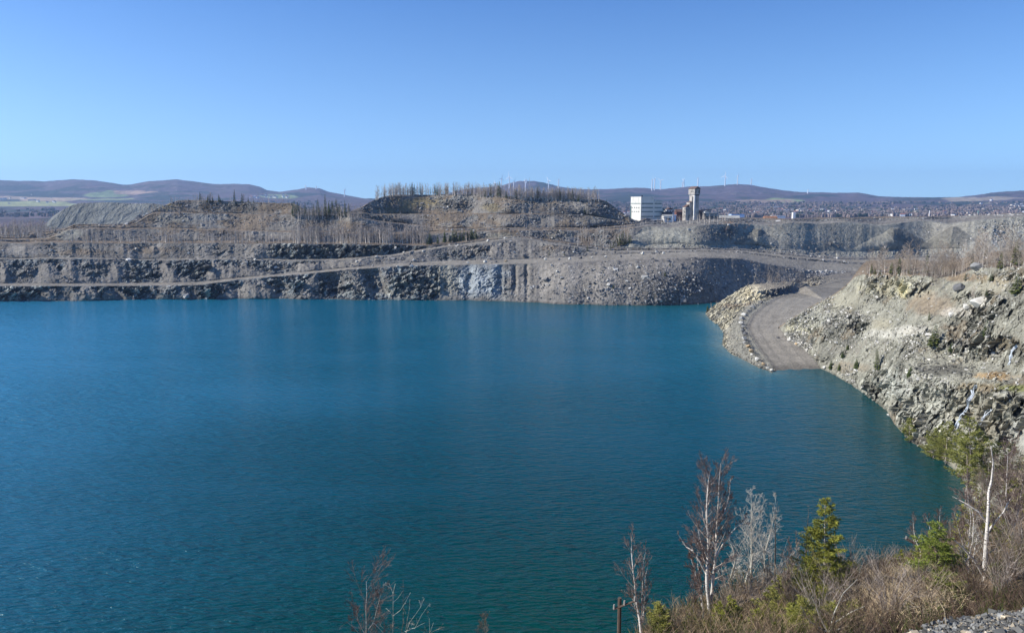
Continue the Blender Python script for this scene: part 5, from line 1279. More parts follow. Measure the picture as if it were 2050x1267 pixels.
# low reddish scrub along the plateau rim
S = Seg()
for _ in range(2600):
    u = r3.uniform(1590, 1830) if r3.random() < .75 else r3.uniform(1440, 1960); D = r3.uniform(548, 640); a, _t = ray(u, 444); z = ground(float(a) * D, D, 'A')
    if z < 38: continue
    x = float(a) * D; hh = r3.uniform(1.0, 2.6)
    for q in range(4):
        dx, dy_ = r3.normal(0, .35, 2); S.add((x, D, z - .2), (x + dx * hh, D + dy_ * hh, z + hh * r3.uniform(.7, 1)), .09, .03)
V, Fq = S.mesh(3); C = np.tile(np.array((.42, .28, .19)), (len(V), 1)) * (.8 + .4 * r3.random((len(V), 1)))
o = mesh_obj('rim_scrub', V, Fq, M_LEAF, C); tag(o, 'low reddish brown scrub along the rim of the right quarry wall', kind='stuff')

# ------------------------------------------------------------------ wind turbines on the hills
def turbine(hub, mat=M_STEEL, seed=0):
    rr = random.Random(seed)
    e = empty('wind_turbine', (0, 0, 0)); w = 2.1
    MB().bar((0, 0, -8), (0, 0, hub), 2.6 * w, 10, 1.5 * w).build('tower', mat, e)
    MB().box(-2, 2, -6, 5, hub - 1.5, hub + 2.6).build('nacelle', mat, e)
    MB().bar((0, -6, hub + .5), (0, -8.5, hub + .5), 2.2, 8, .6).build('hub', mat, e)
    ph = rr.uniform(0, 2.1)
    for k in range(3):
        a = ph + k * 2.0944; d = (math.sin(a), math.cos(a)); R = hub * .48
        v = []; 
        for f, cw, th in ((.03, 1.2, .8), (.18, 2.3, .6), (.6, 1.5, .35), (1, .4, .15)):
            px, pz = d[0] * R * f, hub + .5 + d[1] * R * f; nx, nz = -d[1], d[0]
            v += [(px + nx * cw, -7.2, pz + nz * cw), (px, -7.2 - th, pz), (px - nx * cw, -7.2, pz - nz * cw), (px, -7.2 + th, pz)]
        b_ = MB(); b_.V.append(np.array(v)); b_.n = 16
        for s_ in range(3):
            for j in range(4): b_.F.append([s_ * 4 + j, s_ * 4 + (j + 1) % 4, s_ * 4 + 4 + (j + 1) % 4, s_ * 4 + 4 + j])
        b_.F += [[0, 3, 2, 1], [12, 13, 14, 15]]; b_.build('blade', mat, e)
    return e
tset = [(991.4,366,382,-60),(1004,358.4,376,30),(1019.7,355,378,-35),(1028.6,364,381,50),(1052,362.5,384,-80),(1053.8,360.5,366.5,80),(1098.3,362.5,380.5,-45),(1118,360.5,377,85),
 (1305,360.5,382,88),(1310,358.9,382,84),(1322.3,362.5,380,-30),(1366,365.6,375,80),(1369,361.5,375,-70),(1396.7,357.4,374,75),(1451.4,353.3,372.5,-40),(1476.2,352.3,370.2,60),(1503.7,359.5,372,80),(1617,381,388,70),(612.7,373,380,-20),(633,374,379,75),(690,380.6,394,85)]
for i, (u, vt, vb, yaw) in enumerate(tset):
    h = None; v = vb
    while h is None and v < 430: h = hit(u, v, 'D'); v += .5
    hub = (vb - vt + (v - .5 - vb)) * h.y / F; e = turbine(hub, M_STEEL, i)
    e.location = h; e.rotation_euler = (0, 0, math.radians(yaw)); 
    where = 'on the hill right of the big spoil mound' if 1080 < u < 1200 else 'on the domed hill behind the spoil mound' if u < 1080 and u > 900 else 'on the small far hill left of centre' if u < 700 else 'just behind the mill building' if u < 1330 else 'on the ridge above the headframe' if u < 1420 else 'on the ridge right of the headframe' if u < 1550 else 'alone on the low far ridge at the right'
    nth = sum(1 for q in tset if q[0] < u and abs(q[0] - u) < 75)
    ordn = ['first', 'second', 'third', 'fourth', 'fifth', 'sixth', 'seventh', 'eighth']
    grp = sorted(q[0] for q in tset if (lambda x: ('a' if 1080 < x < 1200 else 'b' if 900 < x <= 1080 else 'c' if x < 700 else 'd' if x < 1330 else 'e' if x < 1420 else 'f' if x < 1550 else 'g'))(q[0]) == (lambda x: ('a' if 1080 < x < 1200 else 'b' if 900 < x <= 1080 else 'c' if x < 700 else 'd' if x < 1330 else 'e' if x < 1420 else 'f' if x < 1550 else 'g'))(u))
    lab = 'white wind turbine %s' % where if len(grp) == 1 else 'white wind turbine, %s from left %s' % (ordn[grp.index(u)], where)
    tag(e, lab, 'wind turbine', 'wind turbines on the far hills')
h = hit(1060, 367.5, 'D'); e = empty('radio_mast', h); tag(e, 'thin grey radio mast on top of the domed hill', 'mast'); MB().bar((0, 0, -5), (0, 0, 11 * h.y / F), 2.2, 4, 1.2).build('lattice', M_TIN, e)

# ------------------------------------------------------------------ waterfalls on the right hillside
m, nt, b = new_mat('falling_water'); b.inputs['Base Color'].default_value = (.50, .55, .60, 1); b.inputs['Roughness'].default_value = .35
def fall(pix, w, label):
    ps = []
    for u, v in pix:
        h = hit(u, v, 'B')
        if h is not None: ps.append(np.array(h) + np.array([-.25, -.35, .15]))
    S = Seg()
    rr = np.random.default_rng(len(pix))
    for q in range(5):
        off = rr.normal(0, w * .35, 3) * np.array([1, .3, .2]); last = None
        for i, p in enumerate(ps):
            pp = p + off * (.4 + i / len(ps)) + rr.normal(0, .22, 3)
            if last is not None: S.add(last, pp, w * .28 * rr.uniform(.5, 1.2), w * .28 * rr.uniform(.5, 1.2))
            last = pp
    V, Fq = S.mesh(5); o = mesh_obj('waterfall', V, Fq, m, None, None, True); tag(o, label, 'waterfall')
fall([(1954,772),(1950,782),(1947,792),(1943,803),(1940,814),(1934,824),(1927,833),(1921,845),(1916,853)], .62, 'white waterfall running down the lower right cliff into the trees')
fall([(2037,690),(2031,697),(2026,704),(2023,712),(2022,722),(2019,732)], .5, 'small white cascade on the dark rock above the green ledge')
fall([(1985,818),(1978,826),(1970,838),(1966,850)], .28, 'thin faint trickle right of the main waterfall')

# ------------------------------------------------------------------ near trees
PR_BIRCH = dict(levels=4, kids=[4.6, 7, 6, 3], wob=.10, up=.10, ang=(18, 45), ang0=(25, 52), ratio=.52, limb=.25, crown=lambda g: (1.0 - .6 * g) * min(1, .45 + g * 2.5))
PR_ASPEN = dict(levels=3, kids=[3.2, 6, 5], wob=.14, up=.12, ang=(30, 60), ang0=(35, 65), ratio=.5, limb=.28, crown=lambda g: (1.0 - .7 * g))
PR_DEAD = dict(levels=2, kids=[5, 4], wob=.12, up=-.02, ang=(30, 60), ang0=(65, 95), ratio=.45, limb=.16, crown=lambda g: (1.05 - .9 * g))
def near_tree(name, stems_px, D, r, prm, mats, label, cat='tree', f0=.3, out=.007, seed=0, group=None, dz=0):
    rng = np.random.default_rng(900 + seed)
    u0, v0 = stems_px[0][0]; base = np.array(at_depth(u0, v0, D)); g = ground(base[0], base[1], 'C')
    e = empty(name, tuple(base)); tag(e, label, cat, group)
    stems = []
    for k, st_ in enumerate(stems_px):
        pl = []; L = len(st_); dr = rng.normal(0, .6) if k else 0
        for i, (u, v) in enumerate(st_):
            p = np.array(at_depth(u, v, D + dr * i / L + .25 * math.sin(i * 1.3 + k))) - base; pl.append(p)
        if k == 0 and base[2] > g: pl.insert(0, np.array([0, 0, g - base[2] - .5]))
        if k == 0: z0_, zt_ = pl[0][2], pl[-1][2]
        rk = r if k == 0 else r * max(.25, .8 - .75 * max(0, (pl[0][2] - z0_) / (zt_ - z0_)))
        stems.append((pl, rk, f0 if k == 0 else .10))
    S = bare_tree(stems, rng, prm, out)
    V, Fq = S[0].mesh(7); mesh_obj('trunk', V, Fq, mats[0], None, e, True)
    few = len(S[1].a) < 240  # sparse limbs go into the twig mesh and take its colour
    if S[1].a and not few: V, Fq = S[1].mesh(4); mesh_obj('branches', V, Fq, mats[1], None, e)
    tw = [s.mesh(3) for s in (S[1:] if few else S[2:]) if s.a]
    if not tw: return e
    V, Fs, _c = joined([(v, f, (1, 1, 1)) for v, f in tw]); mesh_obj('twigs', V, np.concatenate(Fs), mats[2], None, e)
    return e
def q2(L): return [(1200 + x / 3.452, 900 + y / 3.452) for x, y in L]
def q3(L): return [(1600 + x / 2.836, 820 + y / 2.836) for x, y in L]
def q4(L): return [(640 + x / 4.457, 1120 + y / 4.457) for x, y in L]
BR = (M_BIRCH, mat_flat('birch_limb', (.40, .34, .29), .9, 0, .3, 5), M_TWIGR)
AS = (mat_flat('aspen_bark', (.52, .50, .42), .9, 0, .25, 5), mat_flat('aspen_limb', (.50, .48, .42), .9, 0, .2, 5), mat_flat('aspen_twig', (.46, .43, .37), .9, 0, .2, 5))
DK = (mat_flat('dark_bark', (.13, .11, .09), .95, 0, .3, 5), mat_flat('dark_limb', (.16, .13, .10), .95, 0, .3, 5), mat_flat('dark_twig', (.20, .16, .12), .95, 0, .3, 5))
near_tree('birch', [q2([(762,1300),(765,1180),(757,1050),(745,950),(742,860),(755,700),(748,560),(742,430),(745,330),(755,200),(768,130)]),
  q2([(765,1120),(780,960),(790,850),(805,720),(808,600),(815,480),(822,370),(825,250),(838,95)]), q2([(805,740),(850,660),(890,600),(940,540),(990,510),(1012,450)]), q2([(742,860),(700,780),(650,700),(600,670),(555,600)]), q2([(822,500),(860,440),(880,380),(900,300),(905,200)])],
  46, .17, PR_BIRCH, BR, 'tall white birch with two stems and reddish twigs rising over the lake', 'birch', .42, .007, 1)
near_tree('birch', [q2([(290,1290),(275,1150),(255,1040),(245,930),(232,820),(222,720),(222,600)]), q2([(285,1230),(295,1050),(300,900),(305,770),(320,700)]), q2([(300,1190),(315,1030),(316,880),(345,760)])],
  43, .10, dict(PR_BIRCH, limb=.24, kids=[4.5, 6, 5, 3]), BR, 'slender leaning birch beside the wooden pole at the left of the bank', 'birch', .25, .007, 2)
near_tree('aspen', [q2([(1000,960),(1018,880),(1045,800),(1050,650),(1052,500),(1050,380),(1046,290)]), q2([(1050,560),(1090,500),(1110,430),(1125,380)]), q2([(1045,800),(1090,730),(1125,690)])], 56, .10, PR_ASPEN, AS, 'pale bare aspen right of the tall two-stemmed birch', 'aspen', .15, .009, 3)
near_tree('aspen', [q2([(868,1080),(880,960),(910,870),(935,780),(925,700),(900,620)]), q2([(890,930),(940,860),(990,800)]), q2([(880,960),(850,860),(840,760)])], 54, .09, PR_ASPEN, AS, 'yellowish pale bare tree between the tall birch and the aspen', 'aspen', .12, .009, 4)
near_tree('dead_spruce', [q2([(1188,1240),(1205,1050),(1212,850),(1215,650),(1215,480),(1230,350)])], 45, .09, PR_DEAD, DK, 'dark thin dead spruce between the aspen and the green spruce', 'dead tree', .12, .008, 5)
near_tree('bare_sapling', [q2([(1168,1140),(1162,1000),(1152,850),(1130,700)]), q2([(1160,960),(1185,860),(1190,740)])], 48, .06, dict(PR_ASPEN, limb=.24), (AS[0], BR[1], M_TWIGB), 'thin pale sapling left of the dark dead spruce', 'tree', .3, .007, 6)
near_tree('snag', [q2([(720,1245),(717,1150),(714,1040)])], 44, .08, dict(PR_DEAD, kids=[1, 1]), AS, 'short pale broken snag left of the tall birch trunk', 'dead tree', .5, .01, 7)
near_tree('bare_sapling', [q2([(655,1210),(652,1050),(662,950),(640,850)]), q2([(655,1080),(690,960),(700,880)])], 48, .06, dict(PR_BIRCH, limb=.3), (DK[0], BR[1], M_TWIGR), 'brown bare sapling left of the tall birch', 'tree', .25, .007, 8)
near_tree('bare_sapling', [q2([(590,1180),(585,1100),(570,1040)]), q2([(590,1150),(610,1080)])], 50, .04, dict(PR_BIRCH, limb=.4), (DK[0], BR[1], M_TWIGR), 'small bare bush at the edge left of the birch base', 'tree', .1, .007, 9)
near_tree('dead_spruce', [q2([(1420,1000),(1425,800),(1432,600),(1450,380)])], 47, .07, PR_DEAD, DK, 'thin dark dead tree just left of the green spruce', 'dead tree', .2, .008, 10)
near_tree('birch', [q3([(1035,1195),(1048,1000),(1056,850),(1066,700),(1074,560),(1075,470),(1092,400),(1102,300),(1088,205)]), q3([(1066,700),(1110,640),(1160,580),(1200,500)]), q3([(1050,940),(1000,860),(940,790),(880,740)]), q3([(1070,650),(1020,580),(960,540),(870,490)])],
  43, .19, dict(PR_ASPEN, limb=.24, kids=[2.6, 5, 4]), (M_BIRCH, DK[1], DK[2]), 'big white birch with spreading dark limbs at the right', 'birch', .3, .008, 11)
near_tree('birch', [q3([(975,1180),(968,1000),(960,850),(985,750),(990,620),(980,560)]), q3([(985,1160),(995,1000),(985,860),(1010,720),(1040,690)])], 46, .10, PR_ASPEN, (M_BIRCH, AS[1], AS[2]), 'slimmer pale double stemmed tree left of the big right birch', 'birch', .3, .008, 12)
for i, (L, D_2, lab, kk) in enumerate([([(1500,1175),(1506,1110),(1502,1050),(1512,1000)], 55, 'pale bare aspen in the gap right of the tall aspen', 0), ([(1534,1180),(1530,1110),(1545,1060),(1541,1020)], 53, 'thin pale aspen just left of the dark dead spruce', 0),
    ([(2018,1170),(2024,1080),(2014,990),(2018,900)], 52, 'tall pale birch between the big right birch and the edge', 1), ([(1940,1200),(1936,1120),(1944,1040),(1934,965)], 50, 'greyish birch leaning left of the big right birch', 1), ([(1408,1265),(1404,1190),(1396,1120),(1398,1060)], 49, 'brown tinged birch half hidden by the tall two-stemmed birch', 1)]):
    near_tree('birch' if kk else 'aspen', [L, [L[1], (L[1][0] + 16, L[1][1] - 60), (L[1][0] + 24, L[1][1] - 120)], [L[1], (L[1][0] - 14, L[1][1] - 50), (L[1][0] - 26, L[1][1] - 95)]], D_2, .075, PR_BIRCH if kk else PR_ASPEN, BR if kk else AS, lab, 'birch' if kk else 'aspen', .2, .008, 70 + i)
for i, (L, lab) in enumerate([([(1115,1185),(1118,1000),(1118,860)], 'thin straight white stem right of the big birch'), ([(1186,1190),(1188,1100),(1190,1020)], 'short grey stem further right of the big birch'), ([(1228,1185),(1230,1090),(1232,1020)], 'short pale stem near the right edge above the gravel'), ([(1275,1040),(1272,850),(1262,640)], 'white birch stem at the very right edge of the picture')]):
    near_tree('bare_sapling', [q3(L)], 44 + i, .055 if i < 3 else .09, dict(PR_ASPEN, kids=[2, 4, 3]), (M_BIRCH, DK[1], DK[2]), lab, 'tree', .35, .008, 20 + i)
near_tree('birch', [q3([(690,800),(660,740),(650,680),(645,610)]), q3([(665,760),(690,700)])], 60, .07, dict(PR_BIRCH, limb=.32, kids=[4.5, 5, 4, 3]), (M_BIRCH, BR[1], M_TWIGR), 'small leaning reddish birch beyond the wooden poles', 'birch', .2, .009, 30)
near_tree('birch', [q3([(760,820),(750,740),(740,660),(725,610)]), q3([(770,800),(795,700),(800,560)])], 62, .07, dict(PR_BIRCH, limb=.34, kids=[5, 5, 4, 3]), (M_BIRCH, BR[1], M_TWIGR), 'bushy reddish twigged birch behind the bright green fir', 'birch', .15, .01, 31)
# multi-stemmed bare bush at the bottom
near_tree('bare_bush', [q3([(165,1275),(215,1200),(290,1150),(380,1110)]), q3([(165,1270),(120,1180),(90,1100),(60,1040)]), q3([(170,1270),(200,1150),(250,1040),(330,960)]), q3([(165,1270),(60,1200),(10,1120)]), q3([(170,1270),(260,1230),(360,1220)])], 33, .06, dict(PR_ASPEN, ang0=(20, 45), up=.05, kids=[3.5, 5, 4]), (AS[0], DK[1], DK[2]), 'spreading multi-stemmed bare bush at the foot of the green spruce', 'bush', .1, .006, 33)
# left group below
near_tree('birch', [q4([(418,900),(415,655),(415,540),(412,430),(420,300),(415,190)]), q4([(410,680),(340,540),(325,420)]), q4([(420,640),(480,560),(520,400),(572,215)]), q4([(405,720),(300,600),(250,560)]), q4([(480,560),(560,640),(600,700)])], 31, .05, dict(PR_BIRCH, limb=.30, kids=[4.2, 6, 5, 3]), (BR[0], BR[1], M_TWIGR), 'bushy reddish birch top poking up at the bottom left of centre', 'birch', .3, .005, 40)
near_tree('aspen', [q4([(655,900),(652,655),(655,540),(655,420),(655,300),(620,210)]), q4([(655,380),(700,340),(740,280)]), q4([(655,500),(720,450),(770,370),(810,290)]), q4([(655,300),(675,210)]), q4([(650,500),(625,460),(590,430)])], 31, .045, dict(PR_ASPEN, kids=[1.0, 3, 3], limb=.14), AS, 'pale bare aspen top at the bottom centre left', 'aspen', .5, .006, 41)
near_tree('dead_spruce', [q4([(730,900),(730,655),(745,560),(745,420),(745,290),(745,175)])], 32, .04, dict(PR_DEAD, limb=.10, kids=[3, 3]), DK, 'thin dark spiky tree top behind the pale bottom aspen', 'dead tree', .4, .006, 42)
near_tree('aspen', [q4([(740,900),(770,655),(800,560),(860,480),(905,415),(890,370)]), q4([(800,610),(850,610),(905,500),(960,420),(985,390)]), q4([(770,620),(780,540),(800,440),(805,350)]), q4([(760,640),(850,605),(940,560)])], 31.5, .045, dict(PR_ASPEN, kids=[1.2, 3, 3], limb=.16), AS, 'pale forked bare tree right of the bottom aspen', 'aspen', .5, .006, 43)
near_tree('bare_sapling', [q4([(978,900),(982,655),(978,520)]), q4([(980,660),(1015,560)])], 32, .03, dict(PR_ASPEN, limb=.2, kids=[2, 3, 3]), (AS[0], DK[1], DK[2]), 'short bare twig top right of the forked bottom tree', 'tree', .3, .006, 44)
near_tree('bare_sapling', [q4([(1450,900),(1450,655),(1455,520)]), q4([(1450,640),(1500,600)])], 34, .03, dict(PR_BIRCH, limb=.16), (DK[0], DK[1], DK[2]), 'tiny dark twig tip alone at the bottom centre', 'tree', .3, .006, 45)

# saplings filling the thicket at the right
rs_ = np.random.default_rng(61)
for i, (u, v, D, hp) in enumerate([(1905,1150,60,110),(1925,1120,66,130),(1950,1090,70,150),(1985,1100,66,170),(2015,1090,62,200),(2040,1120,55,210),(2000,1160,52,150),(1880,1130,62,90),(2045,1020,90,150),(1975,1050,85,130),(1575,1215,44,130),(1535,1225,46,110),(1700,1190,46,90),(1735,1170,52,70),(1600,1180,50,110),(1500,1210,48,80),(1670,1150,56,70),(1460,1225,45,90)]):
    dx = rs_.uniform(-14, 14)
    near_tree('bare_sapling', [[(u, v), (u + dx * .4, v - hp * .35), (u + dx * .6, v - hp * .7), (u + dx, v - hp)], [(u + 1, v - 5), (u - dx * .8, v - hp * .45), (u - dx * 1.6, v - hp * .8)], [(u, v - 8), (u + dx * 1.6, v - hp * .4), (u + dx * 2.4, v - hp * .75)]], D, .045, dict(PR_ASPEN, limb=.3, ang0=(22, 48)), (DK[0] if i % 3 else AS[0], DK[1], (DK[2], M_TWIGR, M_TWIGB)[i % 3]),
        'slender brown leafless sapling in the crowded thicket at the right' if u > 1800 else 'slender brown leafless sapling in the thicket around the green spruce', 'tree', .15, .009, 100 + i, 'saplings in the right thicket' if u > 1800 else 'saplings around the spruce')
# ---- near conifers with needle tufts
def conifer_near(name, ub, vb, ut, vt, D, spread, label, seed, c0, c1, trunkm, crown=(.0, 1.0), nb=60, tuft=.16, droop=-.12, dens=1.0, on=None, lean_base=True):
    rng = np.random.default_rng(1200 + seed)
    base = np.array(at_depth(ub, vb, D)) if on is None else np.array(hit(ub, vb, on)); D = base[1]
    top = np.array(at_depth(ut, vt, D)); g = ground(base[0], base[1], 'CB')
    e = empty(name, tuple(base)); tag(e, label, 'conifer')
    ax = top - base; h = np.linalg.norm(ax); R = spread * D / F
    t = Seg(); t.add((0, 0, min(0, g - base[2]) - .5), ax * .4, .012 * h + .02, .009 * h); t.add(ax * .4, ax, .009 * h, .01)
    V, Fq = t.mesh(7); mesh_obj('trunk', V, Fq, trunkm, None, e, True)
    br = Seg(); TV, TF, TC, n = [], [], [], 0
    ctr, axd = [], []
    for j in range(nb):
        f = crown[0] + (crown[1] - crown[0]) * ((j + rng.random()) / nb); b = ax * f; g_ = (f - crown[0]) / (1.0 - crown[0])
        r = R * ((1 - g_) ** .75 * min(1, .45 + g_ * 2.2) + .06) * rng.uniform(.4, 1.4); a = rng.uniform(0, 6.283)
        d = np.array([math.cos(a), math.sin(a), droop + .5 * g_ + rng.normal(0, .08)]); q = b + d * r; tipd = np.array([0, 0, .12 * r]); q = q + tipd
        br.add(b, q, .012 + .01 * r, .004)
        m_t = max(2, int(r / tuft * 1.6 * dens))
        for s in range(m_t):
            k = .22 + .78 * (s + rng.random()) / m_t; c_ = b + (q - b) * k; side = (-1) ** s
            lat_ = np.array([-math.sin(a), math.cos(a), 0]) * side; sl = r * .38 * (1.1 - k) + tuft * .6
            dd = nrm(lat_ * .9 + np.array([math.cos(a), math.sin(a), 0]) * .7 + np.array([0, 0, rng.normal(-.05, .15)])); q_ = c_ + dd * sl
            br.add(c_, q_, .005, .002)
            nt_ = max(1, int(sl / tuft * 1.3))
            for w in range(nt_): ctr.append(c_ + (q_ - c_) * (.3 + .7 * (w + rng.random()) / nt_)); axd.append(dd)
            ctr.append(c_); axd.append(nrm(d))
        ctr.append(q); axd.append(nrm(d))
    V, Fq = br.mesh(3); mesh_obj('branches', V, Fq, DK[1], None, e)
    ctr = np.array(ctr); axd = np.array(axd); N = 11; m_ = len(ctr)
    P0 = np.repeat(ctr, N, 0); A0 = np.repeat(axd, N, 0); rnd = rng.normal(0, 1, P0.shape); dirn = A0 * .9 + rnd * .62; dirn /= np.linalg.norm(dirn, axis=1, keepdims=True)
    L = tuft * rng.uniform(.55, 1.1, (len(P0), 1)); sidev = np.cross(dirn, rng.normal(0, 1, P0.shape)); sidev /= np.linalg.norm(sidev, axis=1, keepdims=True); wv = sidev * tuft * .085
    st = P0 - A0 * tuft * .3 * rng.random((len(P0), 1))
    V = np.stack([st - wv, st + wv, st + dirn * L], 1).reshape(-1, 3); Ff = np.arange(len(V)).reshape(-1, 3)
    tint = np.repeat(rng.random(m_), N) * .7 + .3 * rng.random(len(P0)); C = np.array(c0) + (np.array(c1) - np.array(c0)) * np.repeat(tint, 3)[:, None]
    mesh_obj('needles', V, Ff, M_LEAF, C, e)
    return e
Gd0, Gd1 = (.09, .11, .02), (.42, .42, .08)
Gy0, Gy1 = (.16, .17, .04), (.42, .40, .11)
conifer_near('spruce', 1649, 1272, 1652, 998, 45, 60, 'tall green spruce in front of the lake, dense top and thin lower trunk', 1, Gd0, Gd1, AS[0], (.18, 1), 135, .20, -.03, 1.3)
conifer_near('spruce', 1640, 1270, 1622, 1050, 46, 56, 'yellow green sparse conifer pressed against the left side of the tall spruce', 2, Gy0, Gy1, DK[0], (.25, .95), 60, .18, -.03, .9)
conifer_near('fir', 1872, 1192, 1879, 1046, 47, 66, 'bright green layered fir left of the big right birch', 3, (.09, .13, .025), (.34, .40, .08), DK[0], (.12, 1), 85, .17, -.10, 1.2)
conifer_near('fir', 1845, 1165, 1838, 1096, 52, 34, 'small dark green fir beside the wooden post', 4, Gd0, Gd1, DK[0], (.1, 1), 34, .15, -.1, 1)
conifer_near('fir', 1902, 1265, 1895, 1150, 40, 70, 'low soft green fir below the layered fir', 5, (.09, .11, .03), (.32, .34, .09), DK[0], (.05, 1), 80, .16, -.12, 1.1)
conifer_near('juniper', 1318, 1272, 1322, 1208, 41, 34, 'round yellow green bush at the lake edge right of the leaning birch', 6, Gy0, Gy1, DK[0], (.1, .95), 60, .15, .15, 1.1)
for i, (ub, vb, ut, vt, D, sp, lab, cc) in enumerate([(1555,1268,1560,1150,44,36,'loose yellow green pine behind the dark dead spruce',0),(1590,1200,1588,1120,50,30,'yellow green pine tip left of the tall spruce',0),(1440,1275,1443,1205,42,34,'dark green little fir at the foot of the tall birch',1),(1478,1265,1476,1215,42,30,'low green fir right of the tall birch foot',1),
    (1375,1275,1380,1235,43,28,'small green sprig left of the tall birch foot',1),(1520,1270,1515,1222,40,30,'low olive fir under the dark dead spruce',1),(1615,1272,1605,1195,36,44,'wide olive green young pine in the lower thicket',0),(1692,1200,1690,1150,48,26,'dark spreading fir branch tips right of the tall spruce',1),(1930,1110,1925,1010,52,30,'yellow green conifer left of the big right birch top',0),(1960,1080,1958,980,56,34,'dull green pine behind the big right birch',0),(2035,1060,2040,960,60,40,'olive pine filling the right edge',0),(2010,1120,2008,1040,50,28,'dark green small conifer right of the big birch',1),
    (1538,1278,1542,1176,41,46,'broad olive pine in front of the dark dead spruce',0),(1462,1278,1464,1196,42,40,'olive fir between the tall birch foot and the dead spruce',1),(1718,1278,1714,1205,37,46,'low olive pine at the bottom right of the tall spruce',0),(1655,1285,1660,1205,36,50,'yellowish young pine hiding the foot of the tall spruce',0),(1590,1285,1585,1210,37,44,'dark olive fir at the bottom left of the tall spruce',1),(1820,1275,1818,1215,37,38,'small olive fir beside the gravel corner',1),(1760,1190,1757,1150,50,24,'tiny green fir at the left of the dead grass',1),
    (1990,1215,1992,1130,44,36,'yellow green fir between the big right birch and the pale stems',1),(2042,1190,2044,1090,46,38,'yellow green pine at the right edge above the gravel',0),(1935,1190,1930,1095,48,34,'olive fir just left of the big right birch trunk',1),(2022,1080,2024,950,62,34,'tall olive pine behind the pale birch near the right edge',0),(1800,1170,1802,1100,56,26,'small bushy fir behind the thick wooden post',1)]):
    conifer_near('young_pine' if cc == 0 else 'young_fir', ub, vb, ut, vt, D, sp, lab, 10 + i, *((Gy0, Gy1) if cc == 0 else (Gd0, Gd1)), DK[0], (.04, 1), 48, .17, .0 if cc == 0 else -.1, 1.0)
# pines along the foot of the hillside, by the water
for i, (ub, vb, ut, vt, sp, lab) in enumerate([(1822,884,1820,838,15,'lone small pine at the waterline of the right hillside'),(1868,925,1872,858,20,'faint airy pine at the waterline left of the pine cluster'),(1893,930,1898,845,28,'soft green pine behind the cluster below the waterfall'),(1915,935,1925,868,26,'grey green pine in the middle of the shore cluster'),
    (1945,960,1940,835,34,'tall green pine below the waterfall'),(1938,985,1935,880,34,'bright olive pine at the left front of the shore cluster'),(1970,985,1968,868,34,'olive pine at the centre front of the shore cluster'),(2000,990,2005,885,30,'reddish olive pine behind the big right birch top'),(2025,1000,2028,890,32,'yellow green pine against the pale cliff at the right edge'),(2048,1010,2050,930,30,'dark green pine cut by the right edge')]):
    e = conifer_near('shore_pine', ub, vb, ut, vt, 125 if i > 3 else 150, sp * 1.25, lab, 40 + i, (.13, .15, .035), (.34, .34, .10), BR[1], (.10, 1), 62, .42, .05, .9, 'BC' if i < 4 else None)

# ---- undergrowth on the near bank
def bush_seg(S, x, y, z, h, rng, n=9, thick=.012):
    for q in range(n):
        a = rng.uniform(0, 6.28); l = rng.uniform(.25, .75); p = np.array([x, y, z - .1]); d = nrm(np.array([math.cos(a) * l, math.sin(a) * l, 1])); L = h * rng.uniform(.6, 1.1)
        m_ = p + d * L * .55; e_ = m_ + nrm(d + rng.normal(0, .2, 3)) * L * .45; S.add(p, m_, thick, thick * .7); S.add(m_, e_, thick * .7, thick * .3)
        for w in range(4):
            f = rng.uniform(.3, 1); b = p + (m_ - p) * f if f < .7 else m_ + (e_ - m_) * (f - .5); S.add(b, b + nrm(d + rng.normal(0, .55, 3)) * L * rng.uniform(.15, .32), thick * .5, thick * .22)
r4 = np.random.default_rng(77); groups = {0: Seg(), 1: Seg(), 2: Seg(), 3: Seg()}
cnt = 0
while cnt < 4600:
    a = r4.uniform(.16, .80); D = r4.uniform(27.5, 100) ** 1.0
    if r4.random() > (D / 75): continue
    z = ground(a * D, D, 'C')
    if z < 3: continue
    tone = float(fbm(np.array([[a * D * .08, D * .08, 0]]), 970, 3)[0]); k = 0 if tone < -.12 else 1 if tone < .08 else 2 if r4.random() < .8 else 3
    if r4.random() < .2: k = 3
    bush_seg(groups[k], a * D, D, z, r4.uniform(.5, 1.7) * (1.25 if D < 60 else 1.6), r4, 8, (.008 + .00013 * D) * r4.uniform(.7, 1.5)); cnt += 1
for _ in range(1500):
    a = r4.uniform(-1.2, .15) if r4.random() < .55 else r4.uniform(.82, 1.5); D = r4.uniform(6, 60); z = ground(a * D, D, 'C')
    if z < 2 or D < 12 and abs(a) < .3: continue
    if a < .16 and z + 1.6 > H - .60 * D * (1 if abs(a) < .7 else 0) - .3 and abs(a) < .7: continue
    bush_seg(groups[int(r4.integers(0, 4))], a * D, D, z, r4.uniform(.5, 1.3), r4, 8, .012)
tones = {0: (.13, .09, .065), 1: (.21, .155, .105), 2: (.34, .25, .16), 3: (.10, .115, .035)}
parts = []
for k, S in groups.items():
    V, Fq = S.mesh(3); c_ = np.array(tones[k]) * (.75 + .5 * r4.random((len(V) // 6, 1))); parts.append((V, Fq, np.repeat(c_, 6, 0)))
V, Fs, C = joined(parts); o = mesh_obj('undergrowth', V, np.concatenate(Fs), M_LEAF, C); tag(o, 'tangled brown and olive undergrowth covering the near bank', kind='stuff')
